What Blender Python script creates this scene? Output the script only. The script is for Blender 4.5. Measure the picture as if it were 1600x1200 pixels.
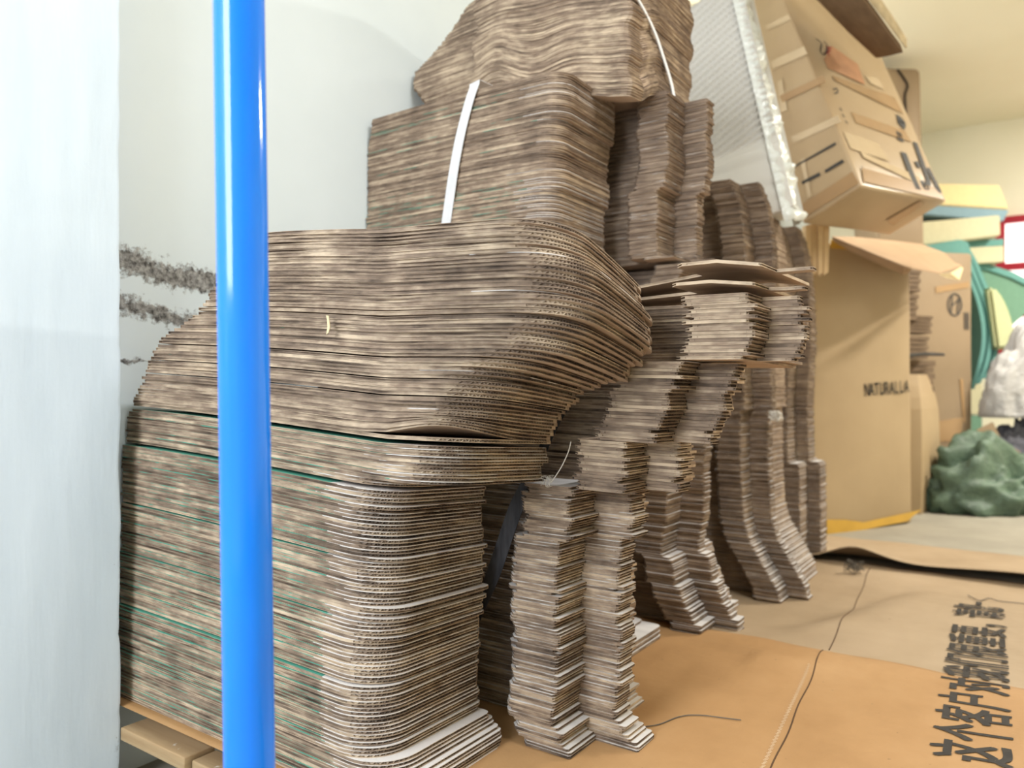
import bpy, bmesh, math, random
from mathutils import Vector, Matrix, noise

for o in list(bpy.data.objects):
    bpy.data.objects.remove(o, do_unlink=True)
SC = bpy.context.scene
COL = SC.collection

# ------------------------------------------------------------------ camera
# room frame: x points away from the left wall, y runs along the wall, z up
TH = math.radians(34.8)
SN, CS = math.sin(TH), math.cos(TH)
CAM = Vector((.949, -.958, .80))
FW = Vector((-SN, CS, 0)); RT = Vector((CS, SN, 0))
cd = bpy.data.cameras.new('camera')
cd.sensor_width = 36; cd.lens = 27; cd.clip_start = .02
cd.dof.use_dof = True; cd.dof.focus_distance = 1.42; cd.dof.aperture_fstop = 2.8
cam = bpy.data.objects.new('camera', cd); COL.objects.link(cam)
cam.location = CAM; cam.rotation_euler = (math.radians(90), 0, TH)
SC.camera = cam

# ------------------------------------------------------------------ light
SC.view_settings.view_transform = 'Standard'
SC.view_settings.look = 'None'
SC.view_settings.gamma = 1
SC.view_settings.use_curve_mapping = False
SC.view_settings.exposure = 0.0
w = bpy.data.worlds.new('world'); SC.world = w; w.use_nodes = True
bg = w.node_tree.nodes['Background']
bg.inputs[0].default_value = (.80, .89, 1.0, 1); bg.inputs[1].default_value = 1.35
def area(name, loc, target, size, sizey, power, colr):
    l = bpy.data.lights.new(name, 'AREA'); l.shape = 'RECTANGLE'; l.size = size; l.size_y = sizey
    l.energy = power; l.color = colr
    o = bpy.data.objects.new(name, l); COL.objects.link(o); o.location = loc
    o.rotation_euler = (Vector(target)-Vector(loc)).to_track_quat('-Z', 'Y').to_euler()
    return o
# daylight through the wide shop doorway behind the photographer
area('doorway_daylight', (-.05, -3.1, 1.95), (-.05, .6, .7), 1.3, 1.5, 112, (.90, .95, 1.0))
# warm ceiling lamps deeper in the room, then a neutral fill
area('ceiling_lamp_and_fill', (-.45, 3.6, 3.05), (-.45, 3.6, 0), .25, 1.2, 46, (1, .97, .92))
area('ceiling_lamp_and_fill', (2.6, 4.6, 3.05), (2.6, 4.6, 0), .25, 1.2, 215, (1, .95, .85))
area('ceiling_lamp_and_fill', (1.35, .2, 3.05), (1.35, .2, 0), .25, 1.2, 62, (.97, .98, 1))  # neutral lamp added to brighten the left wall and upper stacks

# ------------------------------------------------------------------ helpers
RNG = random.Random(7)
def P(px, py, Z):
    return CAM + FW*Z + RT*((px-800)/1200*Z) + Vector((0, 0, -(py-600)/1200*Z))
def on_y(px, py, y):
    u = (px-800)/1200; Z = (y-CAM.y)/(FW.y+RT.y*u); return P(px, py, Z)
def on_x(px, py, x):
    u = (px-800)/1200; Z = (x-CAM.x)/(FW.x+RT.x*u); return P(px, py, Z)
def on_z(px, py, z):
    return P(px, py, (CAM.z-z)*1200/(py-600))
def lerp(a, b, t): return a+(b-a)*t
def table(tb, v):
    if v <= tb[0][0]: return tb[0][1]
    for (a, x), (b, y) in zip(tb, tb[1:]):
        if v <= b: return lerp(x, y, (v-a)/(b-a)) if b > a else y
    return tb[-1][1]
def sstep(a, b, v):
    t = min(1, max(0, (v-a)/(b-a))); return t*t*(3-2*t)

def tag(o, label=None, cat=None, group=None, kind=None):
    if label: o['label'] = label
    if cat: o['category'] = cat
    if group: o['group'] = group
    if kind: o['kind'] = kind
    return o
def mesh_obj(name, verts, faces, mats, midx=None, parent=None, smooth=False, loc=None):
    me = bpy.data.meshes.new(name)
    me.from_pydata([tuple(v) for v in verts], [], faces)
    for m in (mats if isinstance(mats, (list, tuple)) else [mats]): me.materials.append(m)
    if midx: me.polygons.foreach_set('material_index', midx)
    if smooth: me.polygons.foreach_set('use_smooth', [True]*len(me.polygons))
    me.update()
    o = bpy.data.objects.new(name, me); COL.objects.link(o)
    if loc is not None: o.location = loc
    if parent: o.parent = parent
    return o
def bm_obj(name, bm, mats, parent=None, smooth=False, loc=None):
    me = bpy.data.meshes.new(name)
    bmesh.ops.recalc_face_normals(bm, faces=bm.faces)
    bm.to_mesh(me); bm.free()
    for m in (mats if isinstance(mats, (list, tuple)) else [mats]): me.materials.append(m)
    if smooth: me.polygons.foreach_set('use_smooth', [True]*len(me.polygons))
    o = bpy.data.objects.new(name, me); COL.objects.link(o)
    if loc is not None: o.location = loc
    if parent: o.parent = parent
    return o
def empty(name, loc=(0, 0, 0)):
    o = bpy.data.objects.new(name, None); COL.objects.link(o); o.location = loc
    o.empty_display_size = .05
    return o
def hexa(name, c8, mat, parent=None, bevel=.004, cuts=0, jitter=0, seed=0, smooth=True):
    """box from 8 corners: bottom 4 (ccw) then top 4"""
    bm = bmesh.new()
    v = [bm.verts.new(c) for c in c8]
    for f in ((3,2,1,0),(4,5,6,7),(0,1,5,4),(1,2,6,5),(2,3,7,6),(3,0,4,7)):
        bm.faces.new([v[i] for i in f])
    bmesh.ops.recalc_face_normals(bm, faces=bm.faces)
    if bevel:
        bmesh.ops.bevel(bm, geom=list(bm.edges), offset=bevel, segments=3, affect='EDGES', profile=.5)
    if cuts:
        bmesh.ops.subdivide_edges(bm, edges=[e for e in bm.edges if e.calc_length() > .06], cuts=cuts, use_grid_fill=True)
    if jitter:
        for q in bm.verts:
            n = noise.noise_vector(q.co*3.2+Vector((seed*7.1, seed, 0)))
            q.co += n*jitter
    return bm_obj(name, bm, mat, parent, smooth)
def box_c8(x0, x1, y0, y1, z0, z1):
    return [(x0,y0,z0),(x1,y0,z0),(x1,y1,z0),(x0,y1,z0),(x0,y0,z1),(x1,y0,z1),(x1,y1,z1),(x0,y1,z1)]
def slab_quad(name, q, mat, up, th, parent=None, bevel=.002, **k):
    """slab with bottom quad q (4 points) and thickness th along up"""
    up = Vector(up).normalized()*th
    return hexa(name, [Vector(p) for p in q]+[Vector(p)+up for p in q], mat, parent, bevel, **k)
def tube(name, pts, r, mat, parent=None, n=10, close=True):
    pts = [Vector(p) for p in pts]
    V, Fc = [], []
    up = Vector((.13, .31, .94))
    for i, p in enumerate(pts):
        d = (pts[min(i+1, len(pts)-1)]-pts[max(i-1, 0)]).normalized()
        a = d.cross(up)
        if a.length < .05: a = d.cross(Vector((1, 0, 0)))
        a.normalize(); b = d.cross(a)
        rr = r[i] if isinstance(r, (list, tuple)) else r
        for k in range(n):
            t = 2*math.pi*k/n
            V.append(p+a*math.cos(t)*rr+b*math.sin(t)*rr)
    for i in range(len(pts)-1):
        for k in range(n):
            Fc.append((i*n+k, i*n+(k+1) % n, (i+1)*n+(k+1) % n, (i+1)*n+k))
    if close:
        Fc.append(tuple(range(n))[::-1]); Fc.append(tuple((len(pts)-1)*n+k for k in range(n)))
    return mesh_obj(name, V, Fc, mat, parent=parent, smooth=True)
def catmull(pts, sub=8):
    pts = [Vector(p) for p in pts]; out = []
    for i in range(len(pts)-1):
        p0 = pts[max(i-1, 0)]; p1 = pts[i]; p2 = pts[i+1]; p3 = pts[min(i+2, len(pts)-1)]
        for k in range(sub):
            t = k/sub
            out.append(.5*((2*p1)+(p2-p0)*t+(2*p0-5*p1+4*p2-p3)*t*t+(3*p1-p0-3*p2+p3)*t**3))
    out.append(pts[-1]); return out
def ribbon(name, pts, widths, th, mat, parent=None, sub=8):
    """band with thickness; widths is one vector per control point"""
    c = catmull(pts, sub); wv = catmull(widths, sub)
    V, Fc = [], []
    for i, p in enumerate(c):
        d = (c[min(i+1, len(c)-1)]-c[max(i-1, 0)]).normalized()
        n = d.cross(wv[i]).normalized()*th*.5
        h = wv[i]*.5
        V += [p-h-n, p+h-n, p+h+n, p-h+n]
    for i in range(len(c)-1):
        for k in range(4):
            Fc.append((i*4+k, i*4+(k+1) % 4, i*4+4+(k+1) % 4, i*4+4+k))
    Fc.append((3, 2, 1, 0)); b = (len(c)-1)*4; Fc.append((b, b+1, b+2, b+3))
    return mesh_obj(name, V, Fc, mat, parent=parent)

# ------------------------------------------------------------------ materials
def srgb(r, g, b):
    f = lambda c: (c/255/12.92) if c/255 <= .04045 else ((c/255+.055)/1.055)**2.4
    return (f(r), f(g), f(b), 1)
class Mat:
    def __init__(s, name, rough=.8, spec=.3):
        s.m = bpy.data.materials.new(name); s.m.use_nodes = True
        s.t = s.m.node_tree; s.n = s.t.nodes; s.b = s.n['Principled BSDF']
        s.b.inputs['Roughness'].default_value = rough
        s.b.inputs['Specular IOR Level'].default_value = spec
    def link(s, a, b): s.t.links.new(a, b)
    def node(s, ty, **k):
        n = s.n.new(ty)
        for a, v in k.items(): setattr(n, a, v)
        return n
    def pos(s): return s.node('ShaderNodeNewGeometry').outputs['Position']
    def obj(s): return s.node('ShaderNodeTexCoord').outputs['Object']
    def mapping(s, v, sc, loc=(0, 0, 0)):
        n = s.node('ShaderNodeMapping'); s.link(v, n.inputs[0])
        n.inputs['Scale'].default_value = sc; n.inputs['Location'].default_value = loc
        return n.outputs[0]
    def noise(s, v, scale=1, detail=3, rough=.55):
        n = s.node('ShaderNodeTexNoise'); s.link(v, n.inputs['Vector'])
        n.inputs['Scale'].default_value = scale; n.inputs['Detail'].default_value = detail
        n.inputs['Roughness'].default_value = rough
        return n.outputs['Fac']
    def ramp(s, v, stops, interp='LINEAR'):
        n = s.node('ShaderNodeValToRGB'); s.link(v, n.inputs[0]); n.color_ramp.interpolation = interp
        e = n.color_ramp.elements
        while len(e) < len(stops): e.new(.5)
        for el, (p, c) in zip(e, stops):
            el.position = p; el.color = c if len(c) == 4 else (*c, 1)
        return n.outputs[0]
    def math(s, op, a, b=None, c=None, clamp=False):
        n = s.node('ShaderNodeMath', operation=op); n.use_clamp = clamp
        for i, v in enumerate((a, b, c)):
            if v is None: continue
            if isinstance(v, (int, float)): n.inputs[i].default_value = v
            else: s.link(v, n.inputs[i])
        return n.outputs[0]
    def mix(s, f, a, b, blend='MIX'):
        n = s.node('ShaderNodeMix', data_type='RGBA', blend_type=blend)
        if isinstance(f, (int, float)): n.inputs[0].default_value = f
        else: s.link(f, n.inputs[0])
        for i, v in ((6, a), (7, b)):
            if isinstance(v, tuple): n.inputs[i].default_value = v
            else: s.link(v, n.inputs[i])
        return n.outputs[2]
    def sep(s, v):
        n = s.node('ShaderNodeSeparateXYZ'); s.link(v, n.inputs[0]); return n.outputs
    def rnd(s): return s.node('ShaderNodeObjectInfo').outputs['Random']
    def bump(s, h, strength=.3, dist=.01):
        n = s.node('ShaderNodeBump'); s.link(h, n.inputs['Height'])
        n.inputs['Strength'].default_value = strength; n.inputs['Distance'].default_value = dist
        s.link(n.outputs[0], s.b.inputs['Normal'])
    def out(s, c):
        if isinstance(c, tuple): s.b.inputs['Base Color'].default_value = c
        else: s.link(c, s.b.inputs['Base Color'])
        return s.m

def plain(name, c, rough=.8, var=.12, scale=12, spec=.3, bump=0, metallic=0):
    m = Mat(name, rough, spec); p = m.obj()
    f = m.noise(p, scale, 4)
    dark = tuple(x*(1-var) for x in c[:3])+(1,); lite = tuple(min(1, x*(1+var)) for x in c[:3])+(1,)
    m.out(m.ramp(f, [(.25, dark), (.75, lite)]))
    if bump: m.bump(f, bump, .02)
    m.b.inputs['Metallic'].default_value = metallic
    return m.m

K_DARK = srgb(84, 72, 63); K_MID = srgb(144, 125, 108); K_LITE = srgb(204, 184, 159)
def edge_mat(name, print_mode=None, wear=.5, x_split=-.12, k=1.0, mass=False):
    """torn corrugated edge: long streaks along the board; print_mode mixes in the printed liner"""
    m = Mat(name, .9, .15); p = m.pos()
    rz = m.node('ShaderNodeCombineXYZ'); m.link(m.math('MULTIPLY', m.rnd(), 900), rz.inputs[2])
    def streak(sx, sz, loc, detail):     # long streaks: every sheet its own, the mass by height
        v = m.mapping(p, (sx, sx, sz if mass else sz*.12), loc)
        if not mass:
            a = m.node('ShaderNodeVectorMath', operation='ADD'); m.link(v, a.inputs[0]); m.link(rz.outputs[0], a.inputs[1]); v = a.outputs[0]
        return m.noise(v, 1, detail, .62)
    n1 = streak(3.6, 330, (0, 0, 0), 4); n2 = streak(20, 300, (1, 4, 2), 3)
    st = m.noise(m.mapping(p, (9, 9, 5), (3, 1, 2)), 1, 3, .6)
    s = m.math('ADD', m.math('MULTIPLY', n1, .6), m.math('MULTIPLY', n2, .4))
    s = m.math('ADD', s, m.math('MULTIPLY', m.math('SUBTRACT', st, .5), .35))
    sc = lambda c: tuple(min(1, v*k) for v in c[:3])+(1,)
    s = m.math('ADD', s, m.math('MULTIPLY', m.math('SUBTRACT', m.rnd(), .5), .14))
    c = m.ramp(s, [(.30, sc(K_DARK)), (.48, sc(K_MID)), (.66, sc(K_LITE))])
    if print_mode:
        x = m.sep(m.obj())[0]
        e = m.math('ADD', m.math('ADD', x, m.math('MULTIPLY', m.math('SUBTRACT', st, .5), .22)), m.math('MULTIPLY', m.math('SUBTRACT', m.rnd(), .5), .07))
        if print_mode == 'teal':
            col = m.mix(m.math('GREATER_THAN', e, x_split), srgb(84, 158, 138), srgb(214, 208, 203))
        else:
            col = srgb(208, 203, 198)
        wn = streak(10, 300, (5, 2, 9), 3)
        if print_mode == 'teal':    # the printed liner is rubbed through mostly along the long side
            thr = m.math('SUBTRACT', wear, m.math('MULTIPLY', m.math('GREATER_THAN', e, x_split), .16))
        else: thr = wear
        f = m.math('MULTIPLY', m.math('SUBTRACT', wn, thr), 14, clamp=True)
        c = m.mix(f, c, col)
    m.bump(n2, .25, .002)
    return m.out(c)
def liner_mat(name, mode, x_split=-.12):
    m = Mat(name, .75, .25)
    o = m.obj(); r = m.rnd()
    f = m.noise(m.mapping(o, (4, 22, 4)), 1, 4)
    if mode == 'kraft':
        c = m.ramp(f, [(.3, srgb(170, 148, 128)), (.7, srgb(192, 170, 149))])
        wv = m.node('ShaderNodeTexWave', wave_type='BANDS', bands_direction='Y'); m.link(o, wv.inputs[0])
        wv.inputs['Scale'].default_value = 37; wv.inputs['Distortion'].default_value = .6
        m.bump(wv.outputs['Fac'], .07, .002)
    elif mode == 'white':
        c = m.ramp(f, [(.3, srgb(204, 201, 199)), (.7, srgb(226, 223, 221))])
    else:
        x = m.sep(o)[0]
        e = m.math('ADD', x, m.math('MULTIPLY', m.math('SUBTRACT', m.noise(o, 3, 2), .5), .05))
        c = m.mix(m.math('GREATER_THAN', e, x_split), srgb(88, 162, 142), srgb(222, 217, 214))
    return m.out(c)
M = {}
M['edge'] = edge_mat('cardboard_edge')
M['edge_b'] = edge_mat('cardboard_edge_aged', k=.96)
M['edge_teal'] = edge_mat('cardboard_edge_teal_print', 'teal', .52, -.13)
M['edge_teal_worn'] = edge_mat('cardboard_edge_worn_print', 'teal', .64, -.16)
M['edge_print_bundle'] = edge_mat('cardboard_edge_bundle_print', 'teal', .50, .24)
M['edge_mass'] = edge_mat('cardboard_edge_rear_stacks', k=.98, mass=True); M['edge_mass_print'] = edge_mat('cardboard_edge_rear_print', 'white', .58, mass=True)
M['edge_white'] = edge_mat('cardboard_edge_white_print', 'white', .50)
M['edge_white_worn'] = edge_mat('cardboard_edge_worn_white', 'white', .58)
M['kraft'] = liner_mat('kraft_liner', 'kraft')
M['white'] = liner_mat('white_liner', 'white')
M['teal'] = liner_mat('teal_and_white_print', 'teal', -.13)

# ------------------------------------------------------------------ corrugated sheet builder
def sheet_geo(st, t, zf=None, ny=4, tl=.0013, long_in=.002, flank_in=.013, ribbon_p=.0085, phase=0.0, jit=0.0, rng=RNG, V=None, Fc=None, MI=None, base=(0, 0, 0)):
    """st: stations (x, y0, y1) from the wall end to the free end.  Two liners with a
    recessed core between them; a real wavy medium closes the flute ends."""
    own = V is None
    if own: V, Fc, MI = [], [], []
    bx, by, bz = base
    zf = zf or (lambda x, y: 0.0)
    def add(x, y, z):
        V.append((bx+x, by+y, bz+z+zf(x, y))); return len(V)-1
    n = len(st)
    top, bot = [], []
    for (x, y0, y1) in st:
        top.append([add(x, lerp(y0, y1, j/ny), t) for j in range(ny+1)])
        bot.append([add(x, lerp(y0, y1, j/ny), 0) for j in range(ny+1)])
    for i in range(n-1):
        if abs(st[i+1][0]-st[i][0]) < 1e-6: continue
        for j in range(ny):
            Fc.append((top[i][j], top[i+1][j], top[i+1][j+1], top[i][j+1])); MI.append(0)
            Fc.append((bot[i][j+1], bot[i+1][j+1], bot[i+1][j], bot[i][j])); MI.append(1)
    # perimeter: front, free end, back, wall end
    per = [(i, 0) for i in range(n)]+[(n-1, j) for j in range(1, ny+1)]+[(i, ny) for i in range(n-2, -1, -1)]
    def xy(k):
        i, j = k; x, y0, y1 = st[i]; return (x, lerp(y0, y1, j/ny))
    nf = n+ny
    wav = []; sd = rng.uniform(0, 500)
    def inset(x):
        return long_in*max(.08, .55+1.5*noise.noise(Vector((x*5.5+sd, sd*.7, 0)))+.5*noise.noise(Vector((x*21+sd, 3, sd))))
    for q in range(len(per)):
        a, b = per[q], per[(q+1) % len(per)]
        (xa, ya), (xb, yb) = xy(a), xy(b)
        dx, dy = xb-xa, yb-ya; L = math.hypot(dx, dy)
        if L < 1e-7: continue
        ta, tb = top[a[0]][a[1]], top[b[0]][b[1]]
        ba, bb = bot[a[0]][a[1]], bot[b[0]][b[1]]
        if q >= nf-1 :            # back and wall end: plain strip
            Fc.append((ba, bb, tb, ta)); MI.append(2); continue
        flank = abs(dy) > .3*abs(dx)
        if flank:
            ix, iy = (-flank_in if dy > 0 else flank_in), 0.0
            wav.append((xa, ya, xb, yb))
        else:
            ka, kb = inset(xa), inset(xb)
            ix, iy = -dy/L*ka, dx/L*ka
        jx, jy = (ix, iy) if flank else (-dy/L*kb, dx/L*kb)
        o = [add(xa, ya, t-tl), add(xb, yb, t-tl), add(xa+ix, ya+iy, t-tl), add(xb+jx, yb+jy, t-tl),
             add(xa+ix, ya+iy, tl), add(xb+jx, yb+jy, tl), add(xa, ya, tl), add(xb, yb, tl)]
        Fc.append((o[0], o[1], tb, ta)); MI.append(3)
        Fc.append((o[2], o[3], o[1], o[0])); MI.append(2)
        Fc.append((o[4], o[5], o[3], o[2])); MI.append(2)
        Fc.append((o[6], o[7], o[5], o[4])); MI.append(2)
        Fc.append((ba, bb, o[7], o[6])); MI.append(2)
    if ribbon_p:
        A = (t-2*tl)*.5
        for (xa, ya, xb, yb) in wav:
            if yb <= ya: continue
            m = max(2, int(math.ceil((yb-ya)/ribbon_p*6)))
            pv = None
            for k in range(m+1):
                f = k/m; x = lerp(xa, xb, f); y = lerp(ya, yb, f)
                z = t*.5+A*math.sin(2*math.pi*y/ribbon_p+phase)
                c = (add(x-.0006, y, z), add(x-flank_in, y, z))
                if pv: Fc.append((pv[0], c[0], c[1], pv[1])); MI.append(2)
                pv = c
    return V, Fc, MI

def round_outline(xl, xe, y0, y1, R, ns=14, nc=9, R2=None):
    """plain sheet with rounded free corners"""
    R2 = R2 if R2 is not None else .02
    st = [(lerp(xl, xe-R, i/ns), y0, y1) for i in range(ns)]
    for i in range(nc+1):
        a = math.pi/2*i/nc
        x = xe-R+R*math.sin(a)
        yy = y0+R*(1-math.cos(a))
        dx = x-(xe-R2); yb = y1-(R2-math.sqrt(max(0, R2*R2-dx*dx)) if dx > 0 else 0)
        st.append((x, yy, yb))
    return st
def stair_outline(xl, c1, yb, yt, f1, c2d, f2, tabw=.115, yback=None, ns=6):
    """sheet whose free end steps out in two tabs"""
    yk = yback or yb+.25
    xt = c1-tabw; c2 = c1+c2d
    st = [(lerp(xl, xt, i/ns), yb, yk) for i in range(ns+1)]
    st += [(xt, yt+.012, yk), (xt+.012, yt, yk), (lerp(xt, c1, .5), yt, yk), (c1-.004, yt, yk), (c1, yt+.004, yk), (c1, yt+.004, f2+.004), (c1, f1, f2+.004),
           (lerp(c1, c2, .5), f1, f2+.003), (c2-.004, f1, f2+.001), (c2, f1+.004, f2-.003)]
    return st

ORD = lambda n: '%d%s' % (n, 'th' if 10 <= n % 100 <= 20 else {1: 'st', 2: 'nd', 3: 'rd'}.get(n % 10, 'th'))
def new_sheet(st, t, loc, mats, zf, label, group, rot=0.0, **k):
    lz = (lambda x, y: zf(x+loc[0], y+loc[1])) if zf else None
    V, Fc, MI = sheet_geo(st, t, lz, **k)
    o = mesh_obj('flattened_box', V, Fc, mats, MI, loc=loc)
    o.rotation_euler = (0, 0, rot)
    return tag(o, label, 'cardboard', group)

# ------------------------------------------------------------------ the setting
WALLX = -.84
def wall_mat():
    m = Mat('painted_wall', .7, .3); p = m.pos()
    n = m.noise(p, 1.3, 4); base = m.ramp(n, [(.3, srgb(218, 228, 231)), (.7, srgb(230, 239, 242))])
    x, y, z = m.sep(p)[:3]
    big = m.noise(m.mapping(p, (9, 9, 9)), 1, 4, .65); fine = m.noise(m.mapping(p, (46, 46, 46)), 1, 4, .7)
    def band(zc, hw, slope, thr):
        c = m.math('ADD', z, m.math('MULTIPLY', y, slope))
        c = m.math('ADD', c, m.math('MULTIPLY', m.math('SUBTRACT', big, .5), .07))
        d = m.math('SUBTRACT', 1.0, m.math('DIVIDE', m.math('ABSOLUTE', m.math('SUBTRACT', c, zc)), hw), clamp=True)
        f = m.math('ADD', d, m.math('MULTIPLY', m.math('SUBTRACT', fine, .5), 1.3))
        return m.math('MULTIPLY', m.math('SUBTRACT', f, thr), 4.5, clamp=True)
    f1 = band(1.088, .062, .10, .40); f2 = band(.985, .060, .15, .60); f3 = band(.850, .030, 0, .72)
    lim = m.math('MULTIPLY', m.math('SUBTRACT', .42, y), 9, clamp=True)
    f = m.math('MULTIPLY', m.math('MAXIMUM', f1, m.math('MAXIMUM', f2, f3)), lim)
    mould = m.ramp(m.noise(m.mapping(p, (70, 70, 70)), 1, 4, .7), [(.34, srgb(70, 67, 64)), (.66, srgb(178, 176, 172))])
    m.bump(m.math('ADD', m.math('MULTIPLY', fine, f), m.math('MULTIPLY', n, .25)), .35, .012)
    return m.out(m.mix(f, base, mould))
def cream_mat(name, a, b):
    m = Mat(name, .8, .2); n = m.noise(m.pos(), .9, 4)
    return m.out(m.ramp(n, [(.3, a), (.7, b)]))
def concrete():
    m = Mat('floor_concrete', .75, .3); p = m.pos()
    n = m.noise(p, 3, 6, .6); f = m.noise(p, 40, 3)
    c = m.ramp(n, [(.3, srgb(146, 141, 128)), (.7, srgb(166, 160, 146))])
    m.bump(f, .15, .003)
    return m.out(c)
M['wall'] = wall_mat()
M['pillar'] = None
def pillar_mat():
    m = Mat('pillar_paint', .45, .4); p = m.pos()
    n = m.noise(m.mapping(p, (14, 14, 2.2)), 1, 4); f = m.noise(p, 60, 3)
    m.bump(m.math('ADD', n, m.math('MULTIPLY', f, .15)), .25, .006)
    edge = m.noise(m.mapping(p, (30, 30, 11)), 1, 5, .7)
    y = m.sep(p)[1]
    near = m.math('MULTIPLY', m.math('ADD', y, .066), 60, clamp=True)
    chip = m.math('MULTIPLY', m.math('SUBTRACT', edge, .66), 18, clamp=True)
    base = m.ramp(n, [(.3, srgb(208, 222, 234)), (.7, srgb(219, 232, 243))])
    return m.out(m.mix(m.math('MULTIPLY', near, chip), base, srgb(128, 128, 130)))
M['pillar'] = pillar_mat()
M['ceil'] = cream_mat('ceiling_paint', srgb(240, 233, 208), srgb(246, 240, 218))
M['cream'] = cream_mat('cream_wall_paint', srgb(243, 237, 214), srgb(249, 244, 225))
M['floor'] = concrete()

def struct(name, c8, mat, bevel=0):
    return tag(hexa(name, c8, mat, bevel=bevel, smooth=False), kind='structure')
struct('floor', [(-.95, -3.4, -.2), (5.6, -3.4, -.2), (5.6, 7.1, -.2), (-.95, 7.1, -.2), (-.95, -3.4, -.12), (5.6, -3.4, -.12), (5.6, 7.1, -.12), (-.95, 7.1, -.12)], M['floor'])
struct('floor', box_c8(-.95, 5.6, .17, 7.1, -.119, 0), M['floor'])   # the storage area lies one low step above the shop entrance
struct('ceiling', box_c8(-.95, 5.6, -3.4, 7.1, 3.1, 3.16), M['ceil'])
struct('wall_left', box_c8(-.95, WALLX, -3.2, 7.0, -.12, 3.1), M['wall'])
struct('wall_back', box_c8(-.95, 5.6, 7.0, 7.1, 0, 3.1), M['cream'])
struct('wall_right', box_c8(5.5, 5.6, -3.2, 7.0, 0, 3.1), M['cream'])
for b in ((-.95, -.75, -3.4, -3.2, -.12, 3.1), (1.5, 5.6, -3.4, -3.2, -.12, 3.1), (-.75, 1.5, -3.4, -3.2, 2.8, 3.1)):   # unseen front wall, added so daylight enters only through its opening
    struct('wall_front_unseen', box_c8(*b), M['cream'])
# pilaster of the left wall, its far arris chipped
def pilaster():
    V, Fc = [], []
    zs = [-.12+i*.012 for i in range(0, 269)]
    ye = [-.044+.0042*noise.noise(Vector((3.3, z*9, 1)))-.006*max(0, noise.noise(Vector((z*23, 8, 2)))-.25) for z in zs]
    prof = lambda e: [(-.84, e-.001), (-.7605, e), (-.760, e-.004), (-.760, e-.05), (-.760, -3.2), (-.84, -3.2)]
    for z, e in zip(zs, ye):
        for x, y in prof(e): V.append((x, y, z))
    for i in range(len(zs)-1):
        for k in range(5): Fc.append((i*6+k, i*6+6+k, i*6+7+k, i*6+k+1))
    return mesh_obj('trim_1', V, Fc, M['pillar'])
tag(pilaster(), kind='structure')

# window with red frame in the back wall
def glow_mat():
    m = Mat('bright_window_glass', .3); m.b.inputs['Emission Color'].default_value = (1, .98, .95, 1)
    m.b.inputs['Emission Strength'].default_value = 1.4
    return m.out(srgb(240, 240, 238))
M['glow'] = glow_mat()
M['red'] = plain('red_window_paint', srgb(176, 44, 62), .5, .08)
def window_unit(name, x0, x1, z0, z1, nb):
    win = tag(empty(name, ((x0+x1)/2, 6.97, z0)), kind='structure')
    loc = Vector(win.location)
    def part(nm, b, mat):
        o = hexa(nm, [Vector(c)-loc for c in box_c8(*b)], mat, win, bevel=.004); return o
    part('pane', (x0, x1, 6.975, 6.99, z0, z1), M['glow'])
    for i in range(nb+1):
        x = lerp(x0, x1, i/nb); part('frame_bar', (x-.035, x+.035, 6.93, 6.975, z0, z1), M['red'])
    nz = max(2, int((z1-z0)/.34))
    for i in range(nz+1):
        z = lerp(z0, z1, i/nz); part('frame_bar', (x0, x1, 6.925, 6.97, z-.03, z+.03), M['red'])
a = on_y(1563, 345, 6.95)
window_unit('window_1', a.x, a.x+2.1, 1.0, a.z, 5)

# ------------------------------------------------------------------ pallet and kraft paper
def paper_z(x, y):
    b = .074
    k = sstep(.25, .62, x)
    z = b - .062*sstep(lerp(1.22, 1.85, k), lerp(1.75, 2.55, k), y)
    z += (.014-.013*k)*math.exp(-((y-1.20)/.035)**2)*sstep(.05, .3, x)
    z += .010*math.exp(-((y-(1.02+.35*(x-.1)))/.06)**2)*sstep(-.1, .2, x)*(1-sstep(.55, .8, x))
    z -= .012*math.exp(-(((x-.22)/.10)**2+((y-.88)/.09)**2))
    z += .0045*(1-.7*k)*noise.noise(Vector((x*3.1, y*3.1, .3)))+.0022*noise.noise(Vector((x*9, y*5, 4)))
    if x < .30 and y < 1.1: z = min(z, .0725)
    if y < 1.16: z = max(z, .0655)
    if y > 1.7: z = max(z, .006)
    return z
def paper_mat(name, a, b, c):
    m = Mat(name, .62, .3); p = m.pos()
    n = m.noise(p, 2.2, 5, .6); f = m.noise(m.mapping(p, (30, 5, 30)), 1, 3)
    col = m.ramp(n, [(.28, a), (.5, b), (.74, c)])
    sp = m.noise(p, 55, 2); col = m.mix(m.math('MULTIPLY', m.math('SUBTRACT', sp, .73), 9, clamp=True), col, srgb(96, 80, 62))
    wr = m.noise(m.mapping(p, (6, 6, 6)), 1, 5, .65)
    m.bump(m.math('ADD', wr, m.math('MULTIPLY', f, .3)), .35, .012)
    return m.out(col)
M['paper'] = paper_mat('kraft_paper', srgb(160, 122, 80), srgb(175, 136, 92), srgb(188, 150, 106))
M['paper_far'] = paper_mat('kraft_paper_grey_lit', srgb(158, 136, 108), srgb(170, 148, 120), srgb(180, 158, 130))  # same kraft, its greyer look under flatter light put into the colour
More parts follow.
